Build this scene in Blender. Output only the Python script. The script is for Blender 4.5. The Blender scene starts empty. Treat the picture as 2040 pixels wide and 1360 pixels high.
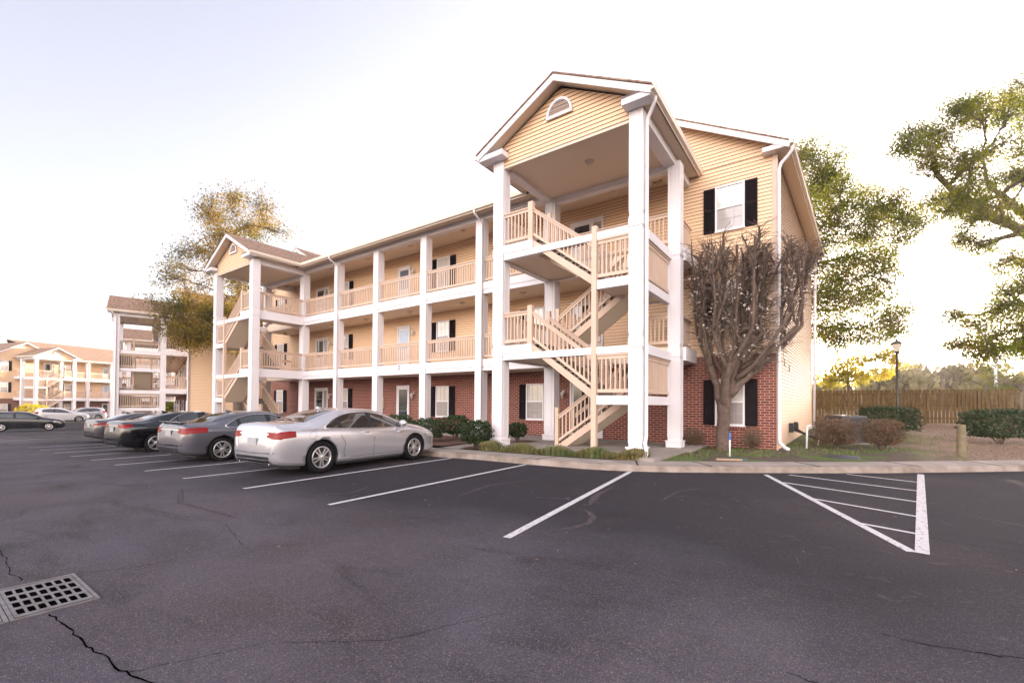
import bpy, bmesh, math, random
import numpy as np
from mathutils import Vector, Matrix
from mathutils.bvhtree import BVHTree
R = math.radians
sc = bpy.context.scene
C = sc.collection
# ------------------------------------------------------------------ camera, world, sun, exposure
cd = bpy.data.cameras.new('camera'); cam = bpy.data.objects.new('camera', cd); C.objects.link(cam)
cd.sensor_width = 36; cd.lens = 890.542/2040*36; cd.shift_y = (792.88-680)/2040; cd.clip_start = .05; cd.clip_end = 5000
cam.matrix_world = Matrix.Translation((0,0,1.511)) @ Matrix.Rotation(R(35.497),4,'Z') @ Matrix.Rotation(R(90.82),4,'X') @ Matrix.Rotation(R(.416),4,'Z')
sc.camera = cam
SUN_AZ, SUN_EL = 89.0, 5.0           # math azimuth from +X, elevation
w = bpy.data.worlds.new('World'); sc.world = w; w.use_nodes = True
nt = w.node_tree; bg = nt.nodes['Background']
sky = nt.nodes.new('ShaderNodeTexSky'); sky.sky_type = 'NISHITA'; sky.sun_disc = False
sky.sun_elevation = R(SUN_EL); sky.sun_rotation = R(90-SUN_AZ); sky.dust_density = 3.0; sky.air_density = 1.0; sky.ozone_density = 1.0
skyfill = nt.nodes.new('ShaderNodeMixRGB'); skyfill.blend_type = 'MULTIPLY'; skyfill.inputs[0].default_value = 1; 
tcw = nt.nodes.new('ShaderNodeTexCoord'); dp = nt.nodes.new('ShaderNodeVectorMath'); dp.operation = 'DOT_PRODUCT'; dp.inputs[1].default_value = (.45,-.88,-.12); nt.links.new(tcw.outputs['Generated'], dp.inputs[0])
mrw = nt.nodes.new('ShaderNodeMapRange'); mrw.interpolation_type = 'SMOOTHSTEP'; mrw.inputs[1].default_value = -.25; mrw.inputs[2].default_value = .85; nt.links.new(dp.outputs['Value'], mrw.inputs[0])
tw = nt.nodes.new('ShaderNodeMixRGB'); tw.inputs[1].default_value = (.46,.435,.485,1); tw.inputs[2].default_value = (2.15,1.77,1.68,1); nt.links.new(mrw.outputs[0], tw.inputs[0]); nt.links.new(tw.outputs[0], skyfill.inputs[2])  # added fill: sky warmed and brightened behind the camera, dimmed ahead
hs = nt.nodes.new('ShaderNodeHueSaturation'); hs.inputs['Saturation'].default_value = .40; nt.links.new(sky.outputs[0], hs.inputs['Color']); nt.links.new(hs.outputs[0], skyfill.inputs[1]); nt.links.new(skyfill.outputs[0], bg.inputs[0]); bg.inputs[1].default_value = .15
sl = bpy.data.lights.new('sun','SUN'); sl.energy = 2.6; sl.angle = R(.6); sl.color = (1,.86,.66)
so = bpy.data.objects.new('sun', sl); C.objects.link(so)
sv = Vector((math.cos(R(SUN_AZ))*math.cos(R(SUN_EL)), math.sin(R(SUN_AZ))*math.cos(R(SUN_EL)), math.sin(R(SUN_EL))))
so.rotation_euler = sv.to_track_quat('Z','Y').to_euler(); so.location = (0,0,40)
sc.view_settings.view_transform = 'Standard'; sc.view_settings.look = 'None'; sc.view_settings.gamma = 1
sc.view_settings.exposure = 3.55
rng = random.Random(7); nrng = np.random.default_rng(7)
# ------------------------------------------------------------------ materials
def mat(name, col, rough=.6, metal=0, spec=.5, coat=0, noise=None, bump=None, trans=0):
    m = bpy.data.materials.new(name); m.use_nodes = True; t = m.node_tree; b = t.nodes['Principled BSDF']
    b.inputs['Base Color'].default_value = (*col,1); b.inputs['Roughness'].default_value = rough; b.inputs['Metallic'].default_value = metal
    b.inputs['Specular IOR Level'].default_value = spec; b.inputs['Coat Weight'].default_value = coat
    tc = t.nodes.new('ShaderNodeTexCoord')
    if noise:      # (scale, amount, second colour)
        n = t.nodes.new('ShaderNodeTexNoise'); n.inputs['Scale'].default_value = noise[0]; n.inputs['Detail'].default_value = 6
        t.links.new(tc.outputs['Object'], n.inputs['Vector'])
        r = t.nodes.new('ShaderNodeMapRange'); r.inputs[1].default_value = .35; r.inputs[2].default_value = .68; r.inputs[4].default_value = noise[1]
        t.links.new(n.outputs[0], r.inputs[0])
        mx = t.nodes.new('ShaderNodeMixRGB'); mx.inputs[1].default_value = (*col,1); mx.inputs[2].default_value = (*noise[2],1)
        t.links.new(r.outputs[0], mx.inputs[0]); t.links.new(mx.outputs[0], b.inputs['Base Color'])
    if bump:
        n2 = t.nodes.new('ShaderNodeTexNoise'); n2.inputs['Scale'].default_value = bump[0]; n2.inputs['Detail'].default_value = 4
        t.links.new(tc.outputs['Object'], n2.inputs['Vector'])
        bp = t.nodes.new('ShaderNodeBump'); bp.inputs['Strength'].default_value = bump[1]; bp.inputs['Distance'].default_value = bump[2]
        t.links.new(n2.outputs[0], bp.inputs['Height']); t.links.new(bp.outputs[0], b.inputs['Normal'])
    if trans:
        tr = t.nodes.new('ShaderNodeBsdfTranslucent'); ms = t.nodes.new('ShaderNodeMixShader'); ms.inputs[0].default_value = trans
        src = mx.outputs[0] if noise else None
        if src: t.links.new(src, tr.inputs[0])
        else: tr.inputs[0].default_value = (*col,1)
        t.links.new(b.outputs[0], ms.inputs[1]); t.links.new(tr.outputs[0], ms.inputs[2]); t.links.new(ms.outputs[0], t.nodes['Material Output'].inputs[0])
    return m
def nodes(m): return m.node_tree, m.node_tree.nodes['Principled BSDF']
M = {}
M['white'] = mat('white_trim',(.70,.665,.68),.5,noise=(1.3,.35,(.60,.565,.57)))
M['gutter'] = mat('gutter_metal',(.74,.64,.54),.35)
M['tan'] = mat('tan_paint',(.56,.41,.315),.55,noise=(2.2,.5,(.47,.335,.25)))
M['siding'] = mat('vinyl_siding',(.76,.525,.335),.5,noise=(.35,.5,(.69,.465,.285)))
M['sidingshade'] = mat('siding_lap_shade',(.27,.175,.11),.9,spec=.1)  # ledge and groove strips; shadow line under each lap put into the colour
M['soffit'] = mat('soffit_panel',(.66,.54,.42),.6)
M['stairsoffit'] = mat('stair_underside_siding',(.66,.57,.45),.6)
M['soffitlight'] = mat('eave_soffit',(.60,.49,.38),.6)
M['shutter'] = mat('shutter_black',(.010,.006,.008),.8,spec=.15)
M['bars'] = mat('glazing_bar_grey',(.42,.38,.37),.5)
M['concrete'] = mat('concrete',(.29,.25,.22),.85,noise=(1.7,.8,(.19,.16,.145)),bump=(60,.3,.004))
M['rubber'] = mat('tyre_rubber',(.009,.009,.01),.8,spec=.15)
M['black'] = mat('black_plastic',(.012,.012,.014),.4)
M['chrome'] = mat('chrome',(.8,.8,.8),.12,1)
M['alloy'] = mat('alloy_rim',(.60,.58,.58),.3,.8)
M['redlens'] = mat('red_lens',(.19,.003,.003),.25,spec=.3)
M['clearlens'] = mat('clear_lens',(.55,.55,.55),.1,.3,coat=1)
M['plate'] = mat('licence_plate',(.33,.33,.34),.4)
M['bark'] = mat('bark',(.13,.095,.07),.9,noise=(6,.8,(.07,.05,.04)),bump=(20,.6,.03))
M['barkpear'] = mat('grey_bark',(.13,.088,.066),.9,noise=(9,.8,(.058,.038,.029)),bump=(30,.7,.02))
M['wood'] = mat('weathered_fence_wood',(.12,.072,.026),.85,spec=.15,noise=(3,.8,(.07,.045,.018)))
M['postwood'] = mat('mossy_post_wood',(.20,.155,.10),.9,noise=(8,.9,(.11,.095,.045)),bump=(30,.5,.01))
M['leafL'] = mat('oak_leaves_olive',(.085,.09,.016),.65,spec=.15,noise=(.35,1,(.30,.18,.025)),trans=.5)
M['leafR'] = mat('oak_leaves_green',(.075,.12,.013),.65,spec=.10,noise=(.8,1,(.26,.23,.022)),trans=.52)
M['leafY'] = mat('yellow_green_leaves',(.55,.42,.03),.65,spec=.15,noise=(.5,1,(.22,.22,.03)),trans=.6)
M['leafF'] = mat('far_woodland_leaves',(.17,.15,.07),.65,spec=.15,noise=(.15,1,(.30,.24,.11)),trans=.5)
M['shrub'] = mat('shrub_leaves',(.013,.030,.010),.55,spec=.25,noise=(3,1,(.028,.05,.014)))
M['drybush'] = mat('russet_shrub_twigs',(.10,.068,.042),.8,noise=(3,1,(.16,.085,.045)))
M['strap'] = mat('strap_grass_blades',(.09,.115,.035),.6,noise=(2,1,(.20,.15,.05)))
M['grass'] = mat('grass_blades',(.10,.16,.02),.6,noise=(.9,1,(.16,.17,.04)))
M['blossom'] = mat('white_blossom',(.85,.75,.70),.6,trans=.3)
M['mulch'] = mat('brown_mulch',(.07,.032,.022),.95,noise=(12,1,(.14,.07,.045)),bump=(25,1,.05))
M['metal'] = mat('grey_metal',(.22,.21,.20),.5,.3)
M['condgrey'] = mat('condenser_paint',(.05,.048,.055),.5)
M['castiron'] = mat('galvanised_grate',(.20,.185,.20),.45,.5,noise=(9,.9,(.11,.085,.075)))
M['pvc'] = mat('white_pvc',(.75,.74,.74),.35)
M['bronze'] = mat('dark_lamp_metal',(.03,.022,.015),.5)
M['lampglass'] = mat('frosted_lamp_glass',(.8,.76,.68),.3,trans=.5)
M['blue'] = mat('blue_tape',(.02,.12,.42),.5)
M['paintwhite'] = mat('road_paint',(.62,.59,.60),.7)
M['ironbrown'] = mat('timber_board',(.30,.20,.13),.8)
M['green'] = mat('green_utility_paint',(.03,.06,.04),.6)
M['beigebox'] = mat('utility_box_beige',(.45,.36,.22),.5)
M['dark'] = mat('dark_void',(.002,.002,.002),1,spec=0)
M['leaflitter'] = mat('dry_leaf',(.32,.17,.08),.8,noise=(5,1,(.18,.09,.045)))
# shingles
def shingle(name, a, b_):
    m = mat(name, a, .9); t,b = nodes(m)
    tc = t.nodes.new('ShaderNodeTexCoord'); n = t.nodes.new('ShaderNodeTexVoronoi'); mp = t.nodes.new('ShaderNodeMapping')
    mp.inputs['Scale'].default_value = (4,9,9); n.inputs['Scale'].default_value = 1.6
    t.links.new(tc.outputs['Object'], mp.inputs[0]); t.links.new(mp.outputs[0], n.inputs['Vector'])
    mx = t.nodes.new('ShaderNodeMixRGB'); mx.inputs[1].default_value = (*a,1); mx.inputs[2].default_value = (*b_,1)
    s = t.nodes.new('ShaderNodeSeparateColor'); t.links.new(n.outputs['Color'], s.inputs[0]); t.links.new(s.outputs[0], mx.inputs[0])
    t.links.new(mx.outputs[0], b.inputs['Base Color']); return m
M['roof'] = shingle('brown_shingles',(.13,.075,.05),(.30,.19,.13))
# brick
def brick_material():
    m = mat('red_brick',(.3,.08,.06),.85); t,b = nodes(m)
    tc = t.nodes.new('ShaderNodeTexCoord'); sp = t.nodes.new('ShaderNodeSeparateXYZ'); cb = t.nodes.new('ShaderNodeCombineXYZ')
    t.links.new(tc.outputs['Object'], sp.inputs[0])
    t.links.new(sp.outputs[0], cb.inputs[0]); t.links.new(sp.outputs[2], cb.inputs[1])
    br = t.nodes.new('ShaderNodeTexBrick'); br.inputs['Scale'].default_value = 1; br.inputs['Brick Width'].default_value = .235
    br.inputs['Row Height'].default_value = .08; br.inputs['Mortar Size'].default_value = .0085; br.inputs['Mortar Smooth'].default_value = .2
    br.inputs['Color1'].default_value = (.09,.020,.015,1); br.inputs['Color2'].default_value = (.18,.040,.027,1); br.inputs['Mortar'].default_value = (.46,.29,.225,1)
    br.inputs['Bias'].default_value = .1
    t.links.new(cb.outputs[0], br.inputs['Vector']); t.links.new(br.outputs['Color'], b.inputs['Base Color'])
    bp = t.nodes.new('ShaderNodeBump'); bp.inputs['Distance'].default_value = .01; bp.inputs['Strength'].default_value = .6; bp.invert = True
    t.links.new(br.outputs['Fac'], bp.inputs['Height']); t.links.new(bp.outputs[0], b.inputs['Normal'])
    return m
M['brick'] = brick_material()
def soldier_material():
    m = mat('soldier_brick',(.3,.08,.06),.85); t,b = nodes(m)
    tc = t.nodes.new('ShaderNodeTexCoord'); sp = t.nodes.new('ShaderNodeSeparateXYZ'); cb = t.nodes.new('ShaderNodeCombineXYZ')
    t.links.new(tc.outputs['Object'], sp.inputs[0]); t.links.new(sp.outputs[2], cb.inputs[0]); t.links.new(sp.outputs[0], cb.inputs[1])
    br = t.nodes.new('ShaderNodeTexBrick'); br.inputs['Scale'].default_value = 1; br.inputs['Brick Width'].default_value = .6
    br.inputs['Row Height'].default_value = .075; br.inputs['Mortar Size'].default_value = .008
    br.inputs['Color1'].default_value = (.12,.025,.018,1); br.inputs['Color2'].default_value = (.20,.045,.03,1); br.inputs['Mortar'].default_value = (.45,.27,.21,1)
    t.links.new(cb.outputs[0], br.inputs['Vector']); t.links.new(br.outputs['Color'], b.inputs['Base Color']); return m
M['soldier'] = soldier_material()
# window glass over pale blinds
def blinds(name, c1, c2, period=.05, rough=.04):
    m = mat(name, c1, rough, spec=.9, coat=1); t,b = nodes(m); b.inputs['Coat Roughness'].default_value = .02
    tc = t.nodes.new('ShaderNodeTexCoord'); sp = t.nodes.new('ShaderNodeSeparateXYZ'); t.links.new(tc.outputs['Object'], sp.inputs[0])
    mt = t.nodes.new('ShaderNodeMath'); mt.operation = 'MULTIPLY'; mt.inputs[1].default_value = 1/period; t.links.new(sp.outputs[2], mt.inputs[0])
    fr = t.nodes.new('ShaderNodeMath'); fr.operation = 'FRACT'; t.links.new(mt.outputs[0], fr.inputs[0])
    cr = t.nodes.new('ShaderNodeValToRGB'); cr.color_ramp.elements[0].position = .12; cr.color_ramp.elements[0].color = (*c2,1); cr.color_ramp.elements[1].position = .3; cr.color_ramp.elements[1].color = (*c1,1)
    t.links.new(fr.outputs[0], cr.inputs[0]); t.links.new(cr.outputs[0], b.inputs['Base Color']); return m
M['blinds'] = blinds('glass_over_blinds',(.62,.57,.52),(.42,.38,.34))
M['screen'] = blinds('insect_screen_over_blinds',(.27,.235,.22),(.18,.15,.14),rough=.35)
M['glass'] = mat('dark_glass',(.012,.014,.016),.03,spec=.9,coat=1)
M['doorglass'] = mat('storm_door_glass',(.10,.12,.17),.05,spec=.9,coat=1)
M['bluedoor'] = mat('pale_blue_door_panel',(.38,.46,.60),.3,coat=.5)
def paint(name, col, metal=.5, rough=.32):
    return mat(name, col, rough, metal, coat=1)
# asphalt
def asphalt():
    m = mat('asphalt',(.06,.055,.06),.9,spec=.22); t,b = nodes(m); L = t.links.new
    tc = t.nodes.new('ShaderNodeTexCoord')
    def noise(s, d=4):
        n = t.nodes.new('ShaderNodeTexNoise'); n.inputs['Scale'].default_value = s; n.inputs['Detail'].default_value = d; L(tc.outputs['Object'], n.inputs['Vector']); return n.outputs[0]
    def rng_(src,a,c,lo=0,hi=1):
        r = t.nodes.new('ShaderNodeMapRange'); r.inputs[1].default_value = a; r.inputs[2].default_value = c; r.inputs[3].default_value = lo; r.inputs[4].default_value = hi; L(src, r.inputs[0]); return r.outputs[0]
    def mix(f,a,c,mode='MIX'):
        x = t.nodes.new('ShaderNodeMixRGB'); x.blend_type = mode
        for i,v in enumerate((f,a,c)):
            if isinstance(v,(int,float)): x.inputs[i].default_value = v
            elif isinstance(v,tuple): x.inputs[i].default_value = (*v,1)
            else: L(v, x.inputs[i])
        return x.outputs[0]
    sp = t.nodes.new('ShaderNodeSeparateXYZ'); L(tc.outputs['Object'], sp.inputs[0])
    ad = t.nodes.new('ShaderNodeMath'); ad.operation = 'ADD'; L(sp.outputs[1], ad.inputs[0])
    wv = t.nodes.new('ShaderNodeMath'); wv.operation = 'MULTIPLY_ADD'; L(noise(.35,3), wv.inputs[0]); wv.inputs[1].default_value = 5; wv.inputs[2].default_value = -2.5; L(wv.outputs[0], ad.inputs[1])
    seal = rng_(ad.outputs[0], 2.6, 5.2)                       # darker sealed bays near the kerb, worn paler drive lane
    base = mix(seal, (.082,.074,.096), (.022,.0215,.0295))
    base = mix(rng_(noise(.9,5),.4,.7,0,.55), base, (.026,.0215,.026))
    base = mix(rng_(noise(.22,3),.52,.72,0,.5), base, (.085,.066,.066))
    ns = t.nodes.new('ShaderNodeTexNoise'); ns.inputs['Scale'].default_value = 1.0; ns.inputs['Detail'].default_value = 8; ns.inputs['Distortion'].default_value = 1.2
    mpn = t.nodes.new('ShaderNodeMapping'); mpn.inputs['Scale'].default_value = (.55,1.6,1); L(tc.outputs['Object'], mpn.inputs[0]); L(mpn.outputs[0], ns.inputs['Vector'])
    base = mix(rng_(ns.outputs[0],.56,.74,0,.6), base, (.014,.012,.016))
    n3 = t.nodes.new('ShaderNodeTexNoise'); n3.inputs['Scale'].default_value = 2.3; n3.inputs['Detail'].default_value = 9; n3.inputs['Distortion'].default_value = 2.5; L(tc.outputs['Object'], n3.inputs['Vector'])
    base = mix(rng_(n3.outputs[0],.64,.74,0,.45), base, (.13,.10,.105))
    v = t.nodes.new('ShaderNodeTexVoronoi'); v.inputs['Scale'].default_value = 150; L(tc.outputs['Object'], v.inputs['Vector'])
    s2 = t.nodes.new('ShaderNodeSeparateColor'); L(v.outputs['Color'], s2.inputs[0])
    stone = rng_(s2.outputs[0], .84,1.0,0,.8)
    stone2 = mix(1.0, stone, rng_(seal,0,1,1,.35),'MULTIPLY')
    base = mix(stone2, base, (.24,.18,.16))
    base = mix(rng_(s2.outputs[1], .0,.35,.6,0), base, (.015,.012,.016))
    L(base, b.inputs['Base Color'])
    bp = t.nodes.new('ShaderNodeBump'); bp.inputs['Strength'].default_value = .9; bp.inputs['Distance'].default_value = .008
    L(v.outputs['Distance'], bp.inputs['Height']); L(bp.outputs[0], b.inputs['Normal'])
    return m
M['asphalt'] = asphalt()
# lawn: grass, bare dirt and pine straw by place and noise
def lawnmat():
    m = mat('lawn_soil',(.1,.1,.03),.95); t,b = nodes(m); L = t.links.new
    tc = t.nodes.new('ShaderNodeTexCoord')
    def noise(s,d=5):
        n = t.nodes.new('ShaderNodeTexNoise'); n.inputs['Scale'].default_value = s; n.inputs['Detail'].default_value = d; L(tc.outputs['Object'], n.inputs['Vector']); return n.outputs[0]
    def rg(src,a,c,lo=0,hi=1):
        r = t.nodes.new('ShaderNodeMapRange'); r.inputs[1].default_value = a; r.inputs[2].default_value = c; r.inputs[3].default_value = lo; r.inputs[4].default_value = hi; L(src, r.inputs[0]); return r.outputs[0]
    def mix(f,a,c):
        x = t.nodes.new('ShaderNodeMixRGB')
        for i,v in enumerate((f,a,c)):
            if isinstance(v,(int,float)): x.inputs[i].default_value = v
            elif isinstance(v,tuple): x.inputs[i].default_value = (*v,1)
            else: L(v, x.inputs[i])
        return x.outputs[0]
    fine = rg(noise(14),.35,.65)
    dirt = mix(fine,(.10,.07,.05),(.055,.036,.026))
    straw = mix(rg(noise(22,6),.38,.62),(.30,.20,.135),(.075,.045,.032))
    grass = mix(fine,(.085,.125,.015),(.05,.085,.014))
    sp = t.nodes.new('ShaderNodeSeparateXYZ'); L(tc.outputs['Object'], sp.inputs[0])
    ad = t.nodes.new('ShaderNodeMath'); ad.operation = 'MULTIPLY_ADD'; L(noise(.6,3), ad.inputs[0]); ad.inputs[1].default_value = 5; L(sp.outputs[0], ad.inputs[2])
    base = mix(rg(noise(1.1,4),.47,.56), dirt, grass)
    base = mix(rg(ad.outputs[0], 3.9,5.1), base, straw)
    L(base, b.inputs['Base Color'])
    bp = t.nodes.new('ShaderNodeBump'); bp.inputs['Strength'].default_value = 1; bp.inputs['Distance'].default_value = .04
    L(noise(30,5), bp.inputs['Height']); L(bp.outputs[0], b.inputs['Normal']); return m
M['lawn'] = lawnmat()
# ------------------------------------------------------------------ object helpers
def tag(o, label=None, cat=None, group=None, kind=None):
    if label: o['label'] = label
    if cat: o['category'] = cat
    if group: o['group'] = group
    if kind: o['kind'] = kind
    return o
def empty(name, loc=(0,0,0), rz=0, label=None, cat=None, group=None):
    o = bpy.data.objects.new(name, None); C.objects.link(o); o.location = loc; o.rotation_euler = (0,0,rz); o.empty_display_size = .2
    return tag(o, label, cat, group)
def copy_tree(o, parent=None):
    c = o.copy(); C.objects.link(c)
    if parent: c.parent = parent
    for ch in list(o.children): copy_tree(ch, c)
    return c
class MB:
    def __init__(s, mir=False): s.v = []; s.f = []; s.m = []; s.mi = 0; s.mir = mir; s.sm = []; s.smooth = False
    def add(s, vs, fs):
        n = len(s.v)
        if s.mir: vs = [(-33.15-x,y,z) for x,y,z in vs]; fs = [tuple(reversed(f)) for f in fs]
        s.v += [tuple(v) for v in vs]; s.f += [tuple(i+n for i in f) for f in fs]; s.m += [s.mi]*len(fs); s.sm += [s.smooth]*len(fs)
        return s
    def box(s, x0,x1,y0,y1,z0,z1):
        x0,x1=min(x0,x1),max(x0,x1); y0,y1=min(y0,y1),max(y0,y1); z0,z1=min(z0,z1),max(z0,z1)
        return s.add([(x0,y0,z0),(x1,y0,z0),(x1,y1,z0),(x0,y1,z0),(x0,y0,z1),(x1,y0,z1),(x1,y1,z1),(x0,y1,z1)],
            [(0,3,2,1),(4,5,6,7),(0,1,5,4),(1,2,6,5),(2,3,7,6),(3,0,4,7)])
    def beam(s, p, q, w, h, up=(0,0,1)):
        p,q,up = Vector(p),Vector(q),Vector(up); d = (q-p).normalized(); a = d.cross(up).normalized(); b = a.cross(d)
        a *= w/2; b *= h/2
        vs = [p-a-b,p+a-b,p+a+b,p-a+b,q-a-b,q+a-b,q+a+b,q-a+b]
        return s.add(vs,[(0,1,2,3),(7,6,5,4),(0,4,5,1),(1,5,6,2),(2,6,7,3),(3,7,4,0)])
    def vbeam(s, p, q, w, h):           # sloped bar whose ends are plumb; w across, h vertical
        p,q = Vector(p),Vector(q); d = Vector((q.x-p.x,q.y-p.y,0)).normalized(); a = Vector((-d.y,d.x,0))*w/2; u = Vector((0,0,h/2))
        vs = [p+a-u,p-a-u,p-a+u,p+a+u,q+a-u,q-a-u,q-a+u,q+a+u]
        return s.add(vs,[(0,1,2,3),(7,6,5,4),(0,4,5,1),(1,5,6,2),(2,6,7,3),(3,7,4,0)])
    def prism(s, pts, d):               # polygon pts extruded by vector d
        n = len(pts); P = [Vector(p) for p in pts]; d = Vector(d)
        nrm = Vector((0,0,0))
        for i in range(n): nrm += P[i].cross(P[(i+1)%n])
        if nrm.dot(d) > 0: P.reverse()
        return s.add(P+[p+d for p in P], [tuple(range(n)), tuple(range(2*n-1,n-1,-1))]+[(i,i+n,(i+1)%n+n,(i+1)%n) for i in range(n)])
    def tube(s, pts, rad, n=8, cap=True):
        pts = [Vector(p) for p in pts]; k = len(pts); rad = rad if isinstance(rad,(list,tuple)) else [rad]*k
        vs = []; a0 = None
        for i,p in enumerate(pts):
            d = (pts[min(i+1,k-1)]-pts[max(i-1,0)]); d = d.normalized() if d.length > 1e-9 else Vector((0,0,1))
            a = d.cross(Vector((0,0,1)) if abs(d.z)<.9 else Vector((1,0,0))).normalized() if a0 is None else (a0-d*a0.dot(d)).normalized()
            a0 = a; b = d.cross(a)
            vs += [p+(a*math.cos(t)+b*math.sin(t))*rad[i] for t in (2*math.pi*j/n for j in range(n))]
        fs = [(i*n+j,i*n+(j+1)%n,(i+1)*n+(j+1)%n,(i+1)*n+j) for i in range(k-1) for j in range(n)]
        if cap: fs += [tuple(reversed(range(n))), tuple((k-1)*n+j for j in range(n))]
        return s.add(vs, fs)
    def lathe(s, prof, n=24, c=(0,0,0), axis='Z'):
        vs = []; k = len(prof)
        for r,h in prof:
            for j in range(n):
                t = 2*math.pi*j/n; x,y = r*math.cos(t),r*math.sin(t)
                v = (x,y,h) if axis=='Z' else ((x,h,y) if axis=='Y' else (h,x,y))
                vs.append((v[0]+c[0],v[1]+c[1],v[2]+c[2]))
        fs = [(i*n+j,i*n+(j+1)%n,(i+1)*n+(j+1)%n,(i+1)*n+j) for i in range(k-1) for j in range(n)]
        if axis=='Y': fs = [tuple(reversed(f)) for f in fs]
        return s.add(vs, fs)
    def build(s, name, mats, parent=None, **kw):
        me = bpy.data.meshes.new(name); me.from_pydata(s.v, [], s.f)
        for m in (mats if isinstance(mats,(list,tuple)) else [mats]): me.materials.append(m)
        me.polygons.foreach_set('material_index', s.m); me.polygons.foreach_set('use_smooth', s.sm); me.update()
        o = bpy.data.objects.new(name, me); C.objects.link(o)
        if parent: o.parent = parent
        return tag(o, **kw) if kw else o
def quads_obj(name, P, m, parent=None, **kw):       # P: (n,4,3) array
    n = len(P); me = bpy.data.meshes.new(name); me.vertices.add(n*4); me.vertices.foreach_set('co', P.reshape(-1).astype(np.float32))
    me.loops.add(n*4); me.loops.foreach_set('vertex_index', np.arange(n*4,dtype=np.int32)); me.polygons.add(n)
    me.polygons.foreach_set('loop_start', np.arange(0,n*4,4,dtype=np.int32)); me.polygons.foreach_set('loop_total', np.full(n,4,dtype=np.int32))
    me.materials.append(m); me.update(); me.validate(); o = bpy.data.objects.new(name, me); C.objects.link(o)
    if parent: o.parent = parent
    return tag(o, **kw) if kw else o
def leaf_quads(cent, size, aspect=.55, jitter=.4):
    n = len(cent); a = nrng.normal(size=(n,3)); a /= np.linalg.norm(a,axis=1)[:,None]; b = nrng.normal(size=(n,3)); b -= a*(a*b).sum(1)[:,None]; b /= np.linalg.norm(b,axis=1)[:,None]
    s = size*(1+jitter*nrng.uniform(-1,1,size=(n,1))); a = a*s/2; b = b*s*aspect/2
    return np.stack([cent-a-b*.3, cent-b, cent+a+b*.3, cent+b],axis=1)
# ------------------------------------------------------------------ ground
def lz(x): return -.02*min(max(0,-9-x),52)
def sheet(name, x0,x1,y0,y1,nx,ny,fz,m,cut=None,**kw):
    b = MB(); xs = np.linspace(x0,x1,nx+1); ys = np.linspace(y0,y1,ny+1)
    vs = [(x,y,fz(x,y)) for y in ys for x in xs]
    b.add(vs,[(j*(nx+1)+i,j*(nx+1)+i+1,(j+1)*(nx+1)+i+1,(j+1)*(nx+1)+i) for j in range(ny) for i in range(nx)])
    return b.build(name, m, **kw)
MB().add([(-390,-390,-1.6),(390,-390,-1.6),(390,390,-1.6),(-390,390,-1.6)],[(0,1,2,3)]).build('ground', M['lawn'], kind='structure')
sheet('parking_lot',-140,60,-70,60,100,2,lambda x,y: lz(x),M['asphalt'],kind='structure')
KERB = [(-33,9.30),(-20,9.30),(-9.2,9.28),(-8.6,9.33),(-7.7,9.42),(-6.25,9.47),(-4.8,9.63),(-4.2,9.78),(-3.7,9.98),(-3.0,10.36),(-2.35,10.8),(-1.24,11.62),(0.0,12.55),(1.0,13.35),(1.66,13.95),(2.7,14.9),(3.75,15.9),(9,21),(16,28),(50,62)]
def offset(pts, d):
    out = []
    for i,p in enumerate(pts):
        a = Vector(pts[max(i-1,0)]); c = Vector(pts[min(i+1,len(pts)-1)]); t = (c-a).normalized(); out.append((p[0]-t.y*d, p[1]+t.x*d))
    return out
K1 = offset(KERB,.04); K2 = offset(KERB,.16); K3 = offset(KERB,.86); K4 = offset(KERB,.9)
def ribbon(b, A, B, fa, fb):
    n = len(A); vs = [(x,y,fa(x,y)) for x,y in A]+[(x,y,fb(x,y)) for x,y in B]
    b.add(vs,[(i,i+1,n+i+1,n+i) for i in range(n-1)])
def warp(pts, z0): return pts
kz = lambda x,y: lz(x)+.15
b = MB(); ribbon(b,KERB,K1,lambda x,y: lz(x)-.02,lambda x,y: lz(x)+.135); ribbon(b,K1,K2,lambda x,y: lz(x)+.135,kz); b.build('kerb', mat('kerb_concrete',(.30,.245,.21),.85,noise=(3,.9,(.15,.115,.09)),bump=(40,.4,.01)), kind='structure')
b = MB(); ribbon(b,K2,K3,kz,kz); ribbon(b,K3,K4,kz,lambda x,y: lz(x)-.1); b.build('sidewalk', M['concrete'], kind='structure')
b = MB(); rj = random.Random(3)                                     # joints cut across the sidewalk
for (x,y),(x2,y2) in [((-6.05,9.5),(-5.85,10.35)),((-3.6,10.02),(-3.95,10.85)),((-2.2,10.9),(-2.75,11.5)),((-.2,12.4),(-.72,13.05)),((1.66,13.95),(1.1,14.6)),((3.3,15.45),(2.75,16.1)),((-11.0,9.32),(-11.0,10.15)),((-13.4,9.32),(-13.4,10.15))]:
    b.beam((x,y,lz(x)+.153),(x2,y2,lz(x)+.153),.028,.004)
b.build('sidewalk_joints', M['dark'], kind='structure')
def gz(x,y): return .17+.0215*max(0,y-14) if x > -33 else lz(x)+.1
# lawn behind the walk: fan strips from the walk's back edge
b = MB(); n = len(K3); rows = 14; far = [(x-max(0,(62-y))*.0, 62.) for x,y in K3]
vs = []
for j in range(rows+1):
    t = (j/rows)**1.5
    for (x,y),(fx,fy) in zip(K3,far):
        X,Y = x*(1-t)+fx*t, y*(1-t)+62*t
        z0 = lz(x)+.145; k = min(1,(Y-y)/.8); vs.append((X,Y,z0*(1-k)+max(gz(-1,Y)-.02,z0)*k+(rj.uniform(-.012,.012) if j else 0)))
b.add(vs,[(j*n+i,j*n+i+1,(j+1)*n+i+1,(j+1)*n+i) for j in range(rows) for i in range(n-1)]); b.smooth = True
b.build('lawn', M['lawn'], kind='structure')
sheet('far_lawn',-140,-33,24,62,40,1,lambda x,y: lz(x)+.1,M['lawn'],kind='structure')
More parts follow.
